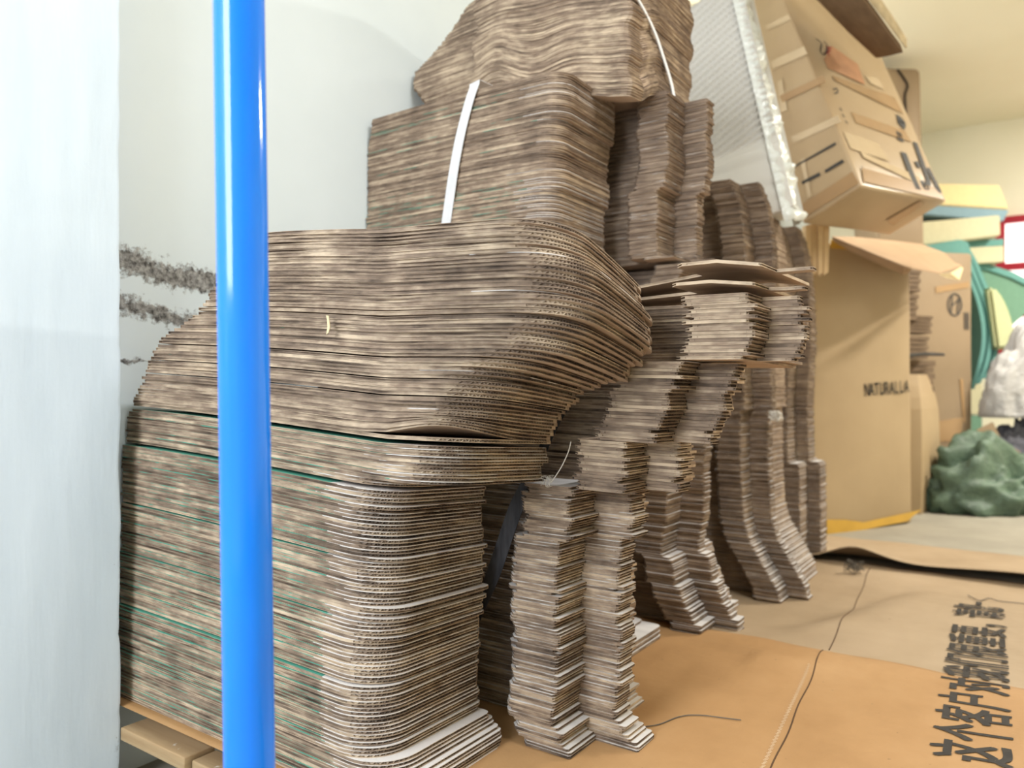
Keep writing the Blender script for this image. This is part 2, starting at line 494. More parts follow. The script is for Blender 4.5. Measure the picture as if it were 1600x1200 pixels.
def paper(name, x0, x1, y0, y1, zf, mat, nx=90, ny=70, loc=(0, 0, 0), parent=None, th=.0012):
    V, Fc = [], []
    for s in (0, 1):
        for i in range(nx+1):
            for j in range(ny+1):
                x = lerp(x0, x1, i/nx); y = lerp(y0, y1, j/ny)
                V.append((x-loc[0], y-loc[1], zf(x, y)-loc[2]-(0 if s == 0 else th)))
    n = (nx+1)*(ny+1); id_ = lambda i, j: i*(ny+1)+j
    for i in range(nx):
        for j in range(ny):
            q = (id_(i, j), id_(i+1, j), id_(i+1, j+1), id_(i, j+1))
            Fc.append(q); Fc.append(tuple(n+k for k in q[::-1]))
    b = [id_(i, 0) for i in range(nx)]+[id_(nx, j) for j in range(ny)]+[id_(i, ny) for i in range(nx, 0, -1)]+[id_(0, j) for j in range(ny, 0, -1)]
    for a, c in zip(b, b[1:]+b[:1]): Fc.append((a, n+a, n+c, c))
    return mesh_obj(name, V, Fc, mat, parent=parent, smooth=True)
L0 = (.4, .6, .07)
pp = tag(empty('kraft_paper_sheet', L0), 'orange-brown kraft paper sheet with large black printed Chinese lettering under the front stacks', 'paper', 'kraft paper sheets on the floor')
paper('sheet', -.83, 1.75, -.035, 1.24, paper_z, M['paper'], 110, 70, L0, pp)
L1 = (.4, 1.9, .01)
p2 = tag(empty('kraft_paper_sheet', L1), 'greyer kraft paper sheet with a long seam, beyond the orange lettered sheet', 'paper', 'kraft paper sheets on the floor')
paper('sheet', -.30, 1.95, 1.19, 2.70, lambda x, y: paper_z(x, y)-.0025, M['paper_far'], 90, 70, L1, p2)
def far_z(x, y):
    e = math.exp(-((y-2.66)/.10)**2)
    lift = .03*sstep(.12, .3, x)+.055*math.exp(-((x-.24)/.16)**2)+.02*sstep(.45, .9, x)
    return .013+lift*e+.003*noise.noise(Vector((x*4, y*4, 2)))
L2 = (.4, 3.0, .01)
p3 = tag(empty('kraft_paper_sheet', L2), 'far kraft paper sheet with its near edge lifted off the paper before it', 'paper', 'kraft paper sheets on the floor')
paper('sheet', -.36, 2.3, 2.64, 3.26, far_z, M['paper_far'], 80, 30, L2, p3)
M['seam'] = plain('dark_seam_thread', srgb(88, 66, 46), .9)
M['stitch'] = plain('pale_stitching', srgb(226, 206, 176), .8)
def seam_line(a, b, zf, root, L, mat_name='seam'):
    pts = []
    for i in range(61):
        f = i/60; x = lerp(a[0], b[0], f)+.002*math.sin(f*19); y = lerp(a[1], b[1], f)
        pts.append(Vector((x, y, zf(x, y)+.0006))-Vector(L))
    tube('seam', pts, .0016, M['seam'], root, 6)
seam_line((.545, .30), (.452, 1.235), paper_z, pp, L0)
seam_line((.462, 1.262), (.33, 2.62), lambda x, y: paper_z(x, y)-.0025, p2, L1)
V, Fc = [], []
for i in range(150):
    f = i/150; y = lerp(.30, 1.1, f); x = lerp(.545, .466, f)-.016+.0015*math.sin(i*2.1)
    for dx, dy in ((-.003, -.001), (.003, .0005), (.003, .0022), (-.003, .0007)):
        V.append(Vector((x+dx, y+dy, paper_z(x, y)+.0014))-Vector(L0))
    Fc.append(tuple(range(i*4, i*4+4)))
tag(mesh_obj('stitching', V, Fc, M['stitch'], parent=pp), 'pale machine stitching')
# printed lettering, each character an ink shape on the paper
M['ink'] = plain('black_print_ink', srgb(58, 54, 50), .75, .25, 40)
def ink_text(s, size, zoff, to_world, mat, parent, L, bold=.0, slices=24, name='printed_text', sx=1.0, align='LEFT', cut=.03):
    cu = bpy.data.curves.new('t', 'FONT'); cu.body = s; cu.size = size; cu.align_x = align
    ob = bpy.data.objects.new('t', cu); COL.objects.link(ob)
    dg = bpy.context.evaluated_depsgraph_get(); dg.update()
    me = bpy.data.meshes.new_from_object(ob.evaluated_get(dg))
    COL.objects.unlink(ob); bpy.data.objects.remove(ob); bpy.data.curves.remove(cu)
    bm = bmesh.new()
    for dx, dy in ((0, 0), (bold, bold), (-bold, bold), (bold, -bold), (-bold, -bold)):
        k0 = len(bm.verts); bm.from_mesh(me); bm.verts.ensure_lookup_table()
        for v in bm.verts[k0:]: v.co.x += dx/sx; v.co.y += dy
        if not bold: break
    bpy.data.meshes.remove(me)
    xs = [v.co.x for v in bm.verts] or [0]; ys = [v.co.y for v in bm.verts] or [0]
    for ax, lo, hi in ((0, min(xs), max(xs)), (1, min(ys), max(ys))):
        k = lo+cut
        while k < hi:
            n = Vector((1, 0, 0)) if ax == 0 else Vector((0, 1, 0))
            bmesh.ops.bisect_plane(bm, geom=bm.verts[:]+bm.edges[:]+bm.faces[:], plane_co=n*k, plane_no=n)
            k += cut
    for v in bm.verts: v.co = to_world(v.co.x*sx, v.co.y)-Vector(L)
    bmesh.ops.triangulate(bm, faces=bm.faces)
    return bm_obj(name, bm, mat, parent)
def floor_text(u, v):       # u runs away along the paper, v points to the left
    y = .752+u-.20*(v-.06); x = .888-.05*u-v
    return Vector((x, y, paper_z(x, y)+.0022))
for k, ch in enumerate('这个客户对我们很重要，请您一'):
    ink_text(ch, .150, 0, lambda u, v, q=k: floor_text(u+q*.0975, v), M['ink'], pp, L0, bold=.0022, sx=.615, name='printed_character')

M['wood'] = None
def wood_mat():
    m = Mat('pallet_wood', .85, .2); o = m.obj()
    n = m.noise(m.mapping(o, (3, 30, 60)), 1, 5, .6)
    ply = m.noise(m.mapping(o, (2, 2, 190)), 1, 2)
    c = m.mix(m.math('MULTIPLY', ply, .6), m.ramp(n, [(.3, srgb(150, 132, 102)), (.7, srgb(186, 168, 134))]), srgb(178, 134, 92))
    d = m.noise(o, 26, 3); c = m.mix(m.math('MULTIPLY', m.math('SUBTRACT', d, .70), 14, clamp=True), c, srgb(226, 222, 212))
    return m.out(c)
M['wood'] = wood_mat()
pal = tag(empty('wooden_pallet', (-.3, .3, 0)), 'plywood pallet under the front cardboard stack, its worn corner showing beside the blue pole', 'pallet')
def pboard(nm, b, **k): hexa(nm, [Vector(c)-Vector((-.3, .3, 0)) for c in box_c8(*b)], M['wood'], pal, bevel=.003, cuts=3, jitter=.002, **k)
pboard('deck_board', (-.757, -.51, -.044, .028, .0, .029))
pboard('deck_board', (-.505, -.40, -.030, .028, .0, .020))
pboard('deck_board', (-.825, 1.0, .03, .50, .040, .063)); pboard('deck_board', (-.825, 1.0, .52, 1.12, .040, .063))
for yy in (.19, .55, 1.02): pboard('bearer', (-.825, .98, yy, yy+.08, .0, .039))

# ------------------------------------------------------------------ front stack (sheets one by one)
A_LABEL_N = {}
XE = [(.07, .052), (.105, .045), (.112, .026), (.135, .020), (.14, .0), (.33, -.006), (.36, .004), (.58, .0), (.628, .012), (.6285, .135), (.662, .13), (.665, .15), (.70, .135), (.705, .165),
      (.76, .19), (.80, .22), (.835, .255), (.86, .32), (.90, .355), (.95, .375), (1.0, .372), (1.05, .352)]
XL = [(.0, -.835), (.70, -.83), (.76, -.80), (.80, -.765), (.86, -.73), (.914, -.67), (.957, -.55), (1.0, -.50), (1.05, -.47)]
def a_z(h, up):
    """height field shared by neighbouring sheets: stack sags towards its free corner"""
    k = min(1, h/.6)
    def f(x, y):
        d = -k*(.045*min(1, max(0, (x+.84)/.84))**1.3+.022*max(0, y)/.3)
        if up > 0:
            d -= up*.028*max(0, (x+.30)/.65)**1.5 if x > -.30 else 0
            ov = max(0, x-.10)/.27
            d -= (.015+.045*up)*(max(0, y-.03)/.28)**1.4*min(1, ov)*1.0
            d += .024*math.exp(-((x-.13)/.10)**2-((y-.0)/.12)**2)*max(0, 1-up*7)
        return d
    return f
z = .074; i = 0
gap_at = {14: .002, 30: .003, 47: .0025, 63: .003}
secs = []
NL, NM, NU = 82, 13, 52
def secname(i): return 0 if i < NL else (1 if i < NL+NM else 2)
for i in range(NL+NM+NU):
    s = secname(i)
    pitch = (.0070, .0061, .0070)[s]
    t = pitch-RNG.uniform(.0002, .0007)
    z += gap_at.get(i, 0)
    if i in (NL, NL+NM): z += (.006, .005)[s-1]
    if s == 2 and RNG.random() < .10: z += .0022
    h = z
    hc = z-.045*min(1, z/.6)          # height at the free corner, where the tables were read
    up = 0 if s < 2 else (i-NL-NM)/(NU-1)
    xe = table(XE, hc)+RNG.uniform(-.0035, .0035)
    if s == 0 and RNG.random() < .10: xe += RNG.uniform(.004, .012)
    if s == 2 and up > .25: xe += RNG.choice((-.012, 0, 0, .006))
    xl = table(XL, h)+RNG.uniform(-.006, .004)
    yj = RNG.uniform(-.002, .002) if s == 0 else RNG.uniform(-.0035, .0035)
    y1 = .308 if s == 0 else .318
    R = (.085, .10, .105)[s]; R2 = .012 if s < 2 else .05
    if s == 2: y1 = .318+.02*math.sin(i*1.9)*up
    if i < 9: y1 += .010
    yj += (-.010 if i < 30 else -.005 if i < 47 else 0) if s == 0 else .012
    st = round_outline(xl-xe, 0, yj, y1+yj, R, 16, 9, R2)
    zf = a_z(h, up)
    if s == 0 or i in (NL+2, NL+9): mats = [M['teal'], M['kraft'], M['edge'], M['edge_teal']]
    elif s == 1: mats = [M['teal'], M['kraft'], M['edge'], M['edge_teal_worn']]
    else: mats = [M['kraft'], M['kraft'], M['edge'], M['edge_teal_worn'] if i % 9 == 3 else M['edge']]
    if i == NL+NM+NU-1:
        lab = 'topmost flattened box of the front stack, brown with a drooping curled right end'
    elif i == NL-1: lab = 'teal and white printed flattened box topping the straight lower pile of the front stack'
    elif i == 0: lab = 'lowest flattened box of the front stack, lying on the orange-brown paper'
    elif s == 0 and i < 9: lab = 'white topped flattened box fanned out at the front stack foot, %s from bottom' % ORD(i+1)
    elif s == 0: lab = 'teal printed flattened box in the front stack straight lower pile, %s from bottom' % ORD(i+1)
    elif s == 1: lab = 'flattened box in the thin jutting layer midway up the front stack, %s from below' % ORD(i-NL+1)
    else: lab = 'brown flattened box in the drooping upper pile of the front stack, %s from the top' % ORD(NL+NM+NU-i)
    new_sheet(st, t, (xe, 0, z), mats, zf, lab, 'flattened boxes of the front stack', rot=0,
              long_in=(.0050, .0055, .0060)[s], phase=RNG.uniform(0, 6.28), flank_in=.007, ribbon_p=.0088)
    z += pitch
A_TOP = z

# ------------------------------------------------------------------ second stack with stepped tabs
BX = [(.07, .030), (.088, .026), (.095, .012), (.12, .008), (.135, -.008), (.17, .002), (.25, -.002), (.30, .012), (.33, .0), (.40, .003), (.488, .006), (.49, .030), (.60, .036)]
def b_off(z):
    if z < .60: return .163+table(BX, z)
    if z < .694: return .312+.004*math.sin(z*90)
    if z < .845: return table([(.694, .365), (.72, .372), (.74, .392), (.79, .405), (.845, .425)], z)
    return table([(.845, .530), (.87, .545), (.93, .550), (.99, .546)], z)
z = .074; i = 0; NB = 0
plan = []
while z < .955:
    sec = 0 if z < .60 else 1 if z < .694 else 2 if z < .845 else 3
    pitch = (.0060, .0060, .0062, .0062)[sec]
    plan.append((z, sec, pitch)); z += pitch
cnt = [sum(1 for q in plan if q[1] == s) for s in range(4)]
seen = [0]*4
nm = ['tall tabbed lower pile of the second stack', 'short middle layer of the second stack', 'leaning upper middle layer of the second stack', 'jutting top layer of the second stack']
for (z, sec, pitch) in plan:
    seen[sec] += 1
    c1 = b_off(z)+RNG.uniform(-.0035, .0035)+(RNG.choice((0, 0, 0, .007, -.006)))
    yj = RNG.uniform(-.0025, .0025)+(.004*math.sin(z*31))
    t = pitch-RNG.uniform(.0002, .0007)
    tabw = (.114, .108, .126, .122)[sec]; c2d = (.083, .068, .074, .064)[sec]
    f1 = (.425, .412, .403, .401)[sec]; f2 = (.487, .468, .442, .422)[sec]
    if z < .10: f2 += .015; c2d += .012
    dx = c1-.163
    st = stair_outline(-.80+dx*.55-c1, 0, .45+yj, .322+yj, f1+yj, c2d, f2+yj, tabw, .66)
    zf = None
    if sec >= 2: zf = lambda x, y, b=z: -.020*max(0, x-.10)*(1 if b < .845 else .6)-.06*max(0, y-.36)*.5
    elif sec == 1: zf = lambda x, y: -.015*max(0, x)-.03*max(0, y-.36)
    else: zf = lambda x, y: -.05*max(0, y-.34)*.6
    mats = [M['white'], M['kraft'], M['edge'], M['edge_white'] if RNG.random() < .45 else M['edge_white_worn']] if sec == 0 else [M['kraft'], M['kraft'], M['edge'], M['edge_b'] if RNG.random() < .4 else M['edge']]
    k = seen[sec]; n = cnt[sec]
    if sec == 0 and k == n: lab = 'grey topped flattened box on top of the tall lower pile of the second stack'
    elif sec == 0 and k == 1: lab = 'lowest flattened box of the second stack, splayed out on the orange-brown paper'
    elif sec == 0: lab = 'flattened box in the %s, %s from bottom' % (nm[0], ORD(k))
    else: lab = 'stepped flattened box in the %s, %s from below' % (nm[sec], ORD(k))
    new_sheet(st, t, (c1, 0, z), mats, zf, lab, 'flattened boxes of the second stack', phase=RNG.uniform(0, 6), flank_in=.010, ribbon_p=.0078)
ZB = plan[-1][0]+plan[-1][2]
# loose sheets with bent up ends on top of it
for q, (c1, lift, zz, yy) in enumerate(((.552, .014, ZB+.001, 0), (.566, .038, ZB+.009, -.010))):
    st = stair_outline(-.45-c1, 0, .45+yy, .318+yy, .396, .060, .424, .150, .62)
    zf = lambda x, y, L=lift: L*sstep(.05, .46, x)-.012*sstep(.50, .57, x)
    new_sheet(st, .0055, (c1, 0, zz), [M['kraft'], M['kraft'], M['edge'], M['edge']], zf,
              ('brown flattened box lying just below the topmost loose one of the second stack', 'topmost loose brown flattened box with a raised end, on the second stack')[q],
              'flattened boxes of the second stack', phase=q, flank_in=.010, ribbon_p=.0078)

# ------------------------------------------------------------------ strapped bundles
M['strap_white'] = plain('white_strapping', srgb(214, 214, 216), .45, .06, 30, .5)
M['strap_black'] = None
def black_strap():
    m = Mat('black_strapping', .55, .4); o = m.obj()
    n = m.noise(m.mapping(o, (90, 30, 12)), 1, 4)
    m.bump(n, .4, .003)
    return m.out(m.ramp(n, [(.35, srgb(38, 38, 42)), (.7, srgb(66, 66, 70))]))
M['strap_black'] = black_strap()
FB = (-.5, .95, 1.15)
fb = tag(empty('strapped_bundle', FB), 'bundle of flattened boxes bound with a broad white strap, rising behind the front stack', 'cardboard bundle')
z = 1.15; fN = 84; fp = (1.648-1.15)/fN
def f_z(h):
    def f(x, y):
        d = -.010*((x+.5)/.37)**2*(h-1.1)*1.0
        d -= .030*max(0, y-.86)*(.3+h-1.15)
        return d
    return f
for i in range(fN):
    h = z
    xe = -.120+.012*math.sin(h*8+1)+RNG.uniform(-.003, .003)-(.012 if 1.40 < h < 1.52 else 0)+(-.01 if h < 1.33 else 0)
    xl = -.838+.02*max(0, (h-1.55)/.1)+RNG.uniform(0, .006)
    yj = RNG.uniform(-.002, .002)-(.006 if h < 1.33 else 0)
    st = round_outline(xl-FB[0], xe-FB[0], .80+yj-FB[1], 1.115+yj-FB[1], .060, 9, 7, .02)
    V, Fc, MI = sheet_geo(st, fp-.0004, lambda x, y, g=f_z(h): g(x+FB[0], y+FB[1]), ny=3, ribbon_p=None, long_in=.0016, flank_in=.003)
    pr = i in (62, 74, 75, 78) or (8 < i < 36 and i % 4 != 0) or i % 13 == 0
    mesh_obj('flattened_box', V, Fc, [M['teal'] if pr else M['kraft'], M['kraft'], M['edge_b'], M['edge_print_bundle'] if pr else M['edge_b']], MI, parent=fb, loc=(0, 0, z-FB[2]))
    z += fp
F_TOP = z
def on_front(px, py, y=.795): return on_y(px, py, y)-Vector(FB)
sp = [on_y(742, 134, .80)+Vector((0, .30, .012)), on_y(742, 134, .80)+Vector((0, .03, .012)), on_front(740, 138)+Vector(FB), on_front(722, 200, .793)+Vector(FB), on_front(710, 260, .791)+Vector(FB), on_front(701, 320, .791)+Vector(FB), on_front(694, 370, .792)+Vector(FB), on_front(686, 430, .792)+Vector(FB)]
ribbon('strap', [p-Vector(FB) for p in sp], [Vector((.036, 0, .006))]*len(sp), .0015, M['strap_white'], fb)

GB = (-.25, 1.15, F_TOP)
gb = tag(empty('strapped_bundle', GB), 'wavy brown cardboard bundle tied with thin white cord, topmost of the cardboard piles', 'cardboard bundle')
gN = 62; z = F_TOP+.001; gp = .0062
def g_z(i):
    k = .30+.70*math.sin(math.pi*min(1, i/40))
    def f(x, y):
        wv = -.034*math.exp(-((x+.28)/.085)**2)+.022*math.exp(-((x+.43)/.06)**2)
        return -.058*sstep(-.24, .02, x)*(1-i/gN*.4)*(1-sstep(1.0, 1.13, y))+k*wv*max(.0, 1-(y-.95)/.3)-.012*max(0, y-1.0)
    return f
for i in range(gN):
    xe = .016+.006*math.sin(i*.4)+RNG.uniform(-.0025, .0025); yj = RNG.uniform(-.002, .002)-.008*math.sin(i*.09)
    xb = -.523+.010*math.sin(i*.33)+RNG.uniform(-.002, .002)
    xw = table([(0, -.745), (12, -.765), (20, -.80), (27, -.835), (34, -.83), (45, -.72), (62, -.60)], i)+RNG.uniform(-.004, .004)
    st = [(xw, 1.02, 1.14), (xw+.012, 1.005, 1.16), (lerp(xw, xb, .5), .992, 1.25), (xb-.012, .985, 1.40), (xb, .975, 1.40), (xb, .952, 1.40), (xb+.012, .95, 1.40)]
    st += [(lerp(xb+.012, xe-.03, j/14), .95-.010*math.sin(j/14*6.28), 1.41) for j in range(1, 14)]
    st += [(xe-.03, .95, 1.41), (xe-.012, .954, 1.41), (xe-.003, .962, 1.40), (xe, .975, 1.39)]
    st = [(x-GB[0], y0+yj-GB[1], y1+yj-GB[1]) for x, y0, y1 in st]
    V, Fc, MI = sheet_geo(st, gp-.0004, lambda x, y, g=g_z(i): g(x+GB[0], y+GB[1]), ny=8, ribbon_p=None, long_in=.0012, flank_in=.0018)
    mesh_obj('flattened_box', V, Fc, [M['kraft'], M['kraft'], M['edge_b'], M['edge_b']], MI, parent=gb, loc=(0, 0, z-GB[2]))
    z += gp
G_TOP = z
cp = [on_x(960, -60, .022), on_x(1000, 4, .022), on_x(1022, 48, .022), on_x(1036, 88, .023), on_x(1050, 135, .024), on_x(1056, 175, .024)]
ribbon('cord', [p-Vector(GB) for p in cp], [Vector((0, .017, .004))]*len(cp), .003, M['strap_white'], gb)

# ------------------------------------------------------------------ remaining stacks, as one uncountable mass of sheets
SV, SF, SM = [], [], []
def mass(st, t, z, zf=None):
    sheet_geo(st, t, zf, ny=2, ribbon_p=None, long_in=.0014, flank_in=.0022, V=SV, Fc=SF, MI=SM, base=(0, 0, z))
def tower(z0, z1, pitch, xoff, yt, yb, f1, c2d, f2, yback, tabw, xl, jx=.004, flare=0, white_to=0):
    z = z0
    while z < z1-pitch*.5:
        c1 = xoff(z)+RNG.uniform(-jx, jx); yj = RNG.uniform(-.004, .004)+.006*math.sin(z*17+yt)
        st = stair_outline(xl, c1, yb+yj, yt+yj, f1+yj, c2d, f2+yj, tabw, yback, 3)
        mass(st, pitch-RNG.uniform(.0003, .001), z)
        z += pitch
# third stack
CX = [(.06, .135), (.095, .130), (.10, .11), (.135, .10), (.14, .085), (.20, .075), (.205, .055), (.28, .045), (.285, .012), (.31, .008), (.40, .024), (.55, .03), (.72, .045), (.725, .03), (.80, .05), (.9, .04), (1.0, .05), (1.10, .06), (1.155, .085)]
tower(.064, 1.158, .0062, lambda z: table(CX, z), 1.17, 1.26, 1.28, .072, 1.335, 1.50, .10, -.80)
HX = [(1.16, .075), (1.168, .07), (1.17, .02), (1.36, .022), (1.37, .046), (1.5, .05), (1.64, .052)]
tower(1.166, 1.650, .0062, lambda z: table(HX, z)+.004*math.sin(z*40), 1.12, 1.195, 1.245, .072, 1.295, 1.42, .102, -.80)
# pile under the white strapped bundle, its foot splayed out
z = .064
while z < 1.143:
    xe = table([(.06, .050), (.105, .040), (.112, -.06), (.5, -.10), (1.14, -.12)], z)+RNG.uniform(-.004, .004)
    mass(round_outline(-.83, xe, .80, 1.10, .06, 4, 5), .0064-RNG.uniform(.0003, .001), z); z += .0064
# fourth and fifth stacks
DX = [(.02, .165), (.06, .155), (.10, .13), (.16, .10), (.22, .062), (.30, .035), (.45, .026), (.70, .024), (.705, .040), (.90, .030), (.905, .045), (1.1, .052), (1.3, .046), (1.45, .024), (1.56, -.012)]
tower(.012, 1.560, .0066, lambda z: table(DX, z), 1.85, 1.945, 1.955, .070, 2.01, 2.40, .10, -.80)
EX = [(.02, .062), (.44, .055), (.445, .01), (.7, .0), (.95, .015), (1.2, .01), (1.35, -.005), (1.46, -.03), (1.53, -.06)]
tower(.026, 1.530, .0068, lambda z: table(EX, z), 2.55, 2.60, 2.69, .055, 2.80, 2.90, .10, -.80)
mo = mesh_obj('flattened_boxes', SV, SF, [M['white'], M['kraft'], M['edge_mass'], M['edge_mass_print']], SM)
tag(mo, 'mass of flattened boxes in the brown stacks standing behind the front two stacks', 'cardboard', 'flattened boxes of the rear stacks', 'stuff')

# ------------------------------------------------------------------ blue pole in the foreground
def blue_mat():
    m = Mat('blue_plastic_coating', .10, .5); o = m.obj()
    n = m.noise(m.mapping(o, (60, 60, 1.3)), 1, 3); m.bump(n, .05, .004)
    return m.out(m.ramp(m.noise(m.mapping(o, (8, 8, 3)), 1, 3), [(.3, srgb(14, 122, 240)), (.7, srgb(24, 134, 250))]))
M['blue'] = blue_mat()
pa, pb = P(373.5, 0, .90), P(390, 1200, .90)
dn = (pb-pa).normalized()
p_bot = pb+dn*((pb.z+.12)/-dn.z); p_top = pa-dn*1.35
ob = tube('blue_pole', [lerp(p_bot, p_top, i/40) for i in range(41)], .0290, M['blue'], None, 40)
tag(ob, 'glossy blue plastic-coated upright pole in front of the cardboard stacks', 'pole')

# ------------------------------------------------------------------ straps, threads and a coil around the stacks
def sp_pt(px, py, y): return on_y(px, py, y)
bs = [sp_pt(930, 548, .356), sp_pt(912, 580, .352), sp_pt(890, 622, .350), sp_pt(862, 672, .348), sp_pt(838, 725, .345), sp_pt(812, 778, .345), sp_pt(790, 840, .345), sp_pt(768, 905, .345), sp_pt(752, 950, .345), sp_pt(741, 985, .345)]
bw = [Vector((.024, 0, .014))]*2+[Vector((.030, .004, .016))]*3+[Vector((.040, .004, .016))]*3+[Vector((.028, 0, .012)), Vector((.012, 0, .008))]
ob = ribbon('black_strap', bs, bw, .0014, M['strap_black'])
tag(ob, 'broad black plastic strap hanging slantwise between the front and second stacks', 'strap')
M['thread'] = plain('white_thread', srgb(226, 222, 214), .9)
th = catmull([sp_pt(892, 690, .318), sp_pt(888, 706, .314), sp_pt(878, 728, .312), sp_pt(868, 744, .312), sp_pt(860, 755, .318)], 6)
te = empty('loose_thread', th[-1])
tag(te, 'frayed white thread ending in a fluff tuft on the second stack lower pile', 'thread')
tube('strand', [p-th[-1] for p in th], .0011, M['thread'], te, 6)
rt = random.Random(3)
V, Fc = [], []
def fluff(parent, c, r, n, mat, rad=.0005):
    pts = []
    p = Vector(c)
    for k in range(n):
        p = Vector(c)+Vector((rt.uniform(-r, r), rt.uniform(-r, r)*.6, rt.uniform(-r, r)*.8)); pts.append(p)
    return tube('tuft', catmull(pts, 5), rad, mat, parent, 5)
fluff(te, (-.008, -.003, .004), .015, 26, M['thread'])
# coil of black strapping lying on the front stack
ce = empty('strap_coil', on_y(848, 368, .22)+Vector((0, 0, .0)))
ce.location.z = on_y(848, 384, .22).z
tag(ce, 'small coil of black strapping lying on top of the front stack', 'strap')
for q, (rx, rz, tz) in enumerate(((.036, .020, 0), (.033, .016, .004), (.038, .023, .003))):
    pts = [Vector((math.cos(a)*rx+q*.004, .010*q-.01+.006*math.sin(a*2), rz*.8+math.sin(a)*rz*.8+tz)) for a in [i/24*2*math.pi for i in range(25)]]
    ribbon('coil_loop', pts, [Vector((.002*math.cos(i), .016, .003*math.sin(i))) for i in range(25)], .0012, M['strap_black'], ce, 2)
M['wire'] = plain('grey_thread', srgb(104, 98, 90), .8)
wp = [on_z(px, py, .08) for px, py in ((1003, 1132), (1030, 1128), (1062, 1116), (1095, 1114), (1130, 1118), (1158, 1122))]
wp = [Vector((p.x, p.y, paper_z(p.x, p.y)+.0025)) for p in catmull(wp, 5)]
tag(tube('loose_thread', wp, .0012, M['wire'], None, 6), 'thin grey thread lying on the orange-brown paper near the second stack', 'thread')
wp = [on_z(px, py, .05) for px, py in ((1512, 925), (1530, 940), (1545, 930), (1560, 936), (1580, 938), (1640, 944))]
wp = [Vector((p.x, p.y, paper_z(p.x, p.y)+.003)) for p in catmull(wp, 5)]
tag(tube('loose_thread', wp, .0016, M['wire'], None, 6), 'tangled grey thread lying across the far end of the printed lettering', 'thread')
fe = empty('lint_clump', on_z(1335, 890, .03)); tag(fe, 'grey lint clump at the lifted edge of the far paper', 'lint')
fluff(fe, (0, 0, .012), .035, 60, M['wire'], .0014)
fe = empty('lint_clump', on_y(1212, 650, 1.93)); tag(fe, 'white fluff caught on the torn edge of the fourth stack', 'lint')
fluff(fe, (0, -.005, 0), .026, 70, M['thread'], .0016)
M['scrap'] = plain('torn_paper_scrap', srgb(214, 196, 158), .9)
def scrap(px, py, y, pts, label, th=.0015):
    o = on_y(px, py, y)
    bm = bmesh.new(); v = [bm.verts.new((a, 0, b)) for a, b in pts]; f = bm.faces.new(v)
    e = bmesh.ops.extrude_face_region(bm, geom=[f]); bmesh.ops.translate(bm, vec=(0, -th, 0), verts=[g for g in e['geom'] if isinstance(g, bmesh.types.BMVert)])
    tag(bm_obj('paper_scrap', bm, M['scrap'], loc=o), label, 'scrap')
scrap(513, 508, -.0042, [(-.005, .018), (.002, .017), (.004, .006), (.0055, -.004), (.002, -.014), (-.004, -.017), (-.001, -.004), (-.002, .010)], 'cream torn paper shred stuck on the long side of the front stack')

# ------------------------------------------------------------------ cartons and foam on the right
def carton_mat(name, a, b, rough=.55):
    m = Mat(name, rough, .35); o = m.obj()
    n = m.noise(o, 1.6, 4); f = m.noise(m.mapping(o, (40, 40, 3)), 1, 2)
    m.bump(m.math('ADD', m.noise(o, 5, 4), m.math('MULTIPLY', f, .2)), .22, .012)
    return m.out(m.ramp(n, [(.3, a), (.7, b)]))
M['carton'] = carton_mat('tan_carton', srgb(160, 138, 106), srgb(173, 151, 118))
M['carton_wrapped'] = carton_mat('film_wrapped_carton', srgb(172, 148, 116), srgb(188, 165, 132), .32)
M['carton_dull'] = carton_mat('dull_carton', srgb(142, 122, 96), srgb(157, 136, 110))
M['tape'] = plain('brown_packing_tape', srgb(168, 136, 98), .25, .06, 8, .5)
M['tape_yellow'] = plain('yellow_packing_tape', srgb(198, 156, 62), .3, .1, 8, .5)
M['dark_ink'] = plain('dark_carton_ink', srgb(70, 68, 66), .7, .15, 30)
M['red_ink'] = plain('red_marker_ink', srgb(150, 44, 38), .7, .2, 30)
M['red_print'] = plain('faded_red_print', srgb(186, 138, 102), .6, .15, 18)
def on_plane(px, py, p0, n):
    d = P(px, py, 1)-CAM
    return CAM+d*((p0-CAM).dot(n)/d.dot(n))
class Face:
    """plane of one side of a thing, for prints and tape that lie on it"""
    def __init__(s, p0, e1, e2):
        s.p0 = Vector(p0); s.e1 = Vector(e1).normalized(); n = s.e1.cross(Vector(e2)).normalized()
        if n.dot(CAM-s.p0) < 0: n = -n
        s.n = n; s.e2 = n.cross(s.e1)
    def px(s, x, y, lift=.0025): return on_plane(x, y, s.p0+s.n*lift, s.n)
def decal(name, face, poly, mat, root, lift=.004, th=.001, cut=0):
    L = Vector(root.location)
    bm = bmesh.new(); vs = [bm.verts.new(face.px(x, y, lift)-L) for x, y in poly]
    f = bm.faces.new(vs)
    e = bmesh.ops.extrude_face_region(bm, geom=[f])
    bmesh.ops.translate(bm, vec=face.n*-th, verts=[g for g in e['geom'] if isinstance(g, bmesh.types.BMVert)])
    bmesh.ops.triangulate(bm, faces=[q for q in bm.faces if len(q.verts) > 4])
    return bm_obj(name, bm, mat, root)
def stroke(name, face, pts, wd, mat, root, lift=.004):
    """pen or print stroke along pixel points, wd in metres"""
    L = Vector(root.location); c = catmull([face.px(x, y, lift) for x, y in pts], 6)
    V, Fc = [], []
    for i, p in enumerate(c):
        d = (c[min(i+1, len(c)-1)]-c[max(i-1, 0)]).normalized(); h = d.cross(face.n)*wd*.5
        V += [p-h-L, p+h-L]
    for i in range(len(c)-1): Fc.append((2*i, 2*i+1, 2*i+3, 2*i+2))
    return mesh_obj(name, V, Fc, mat, parent=root)
def rel(root, pts): return [Vector(p)-Vector(root.location) for p in pts]

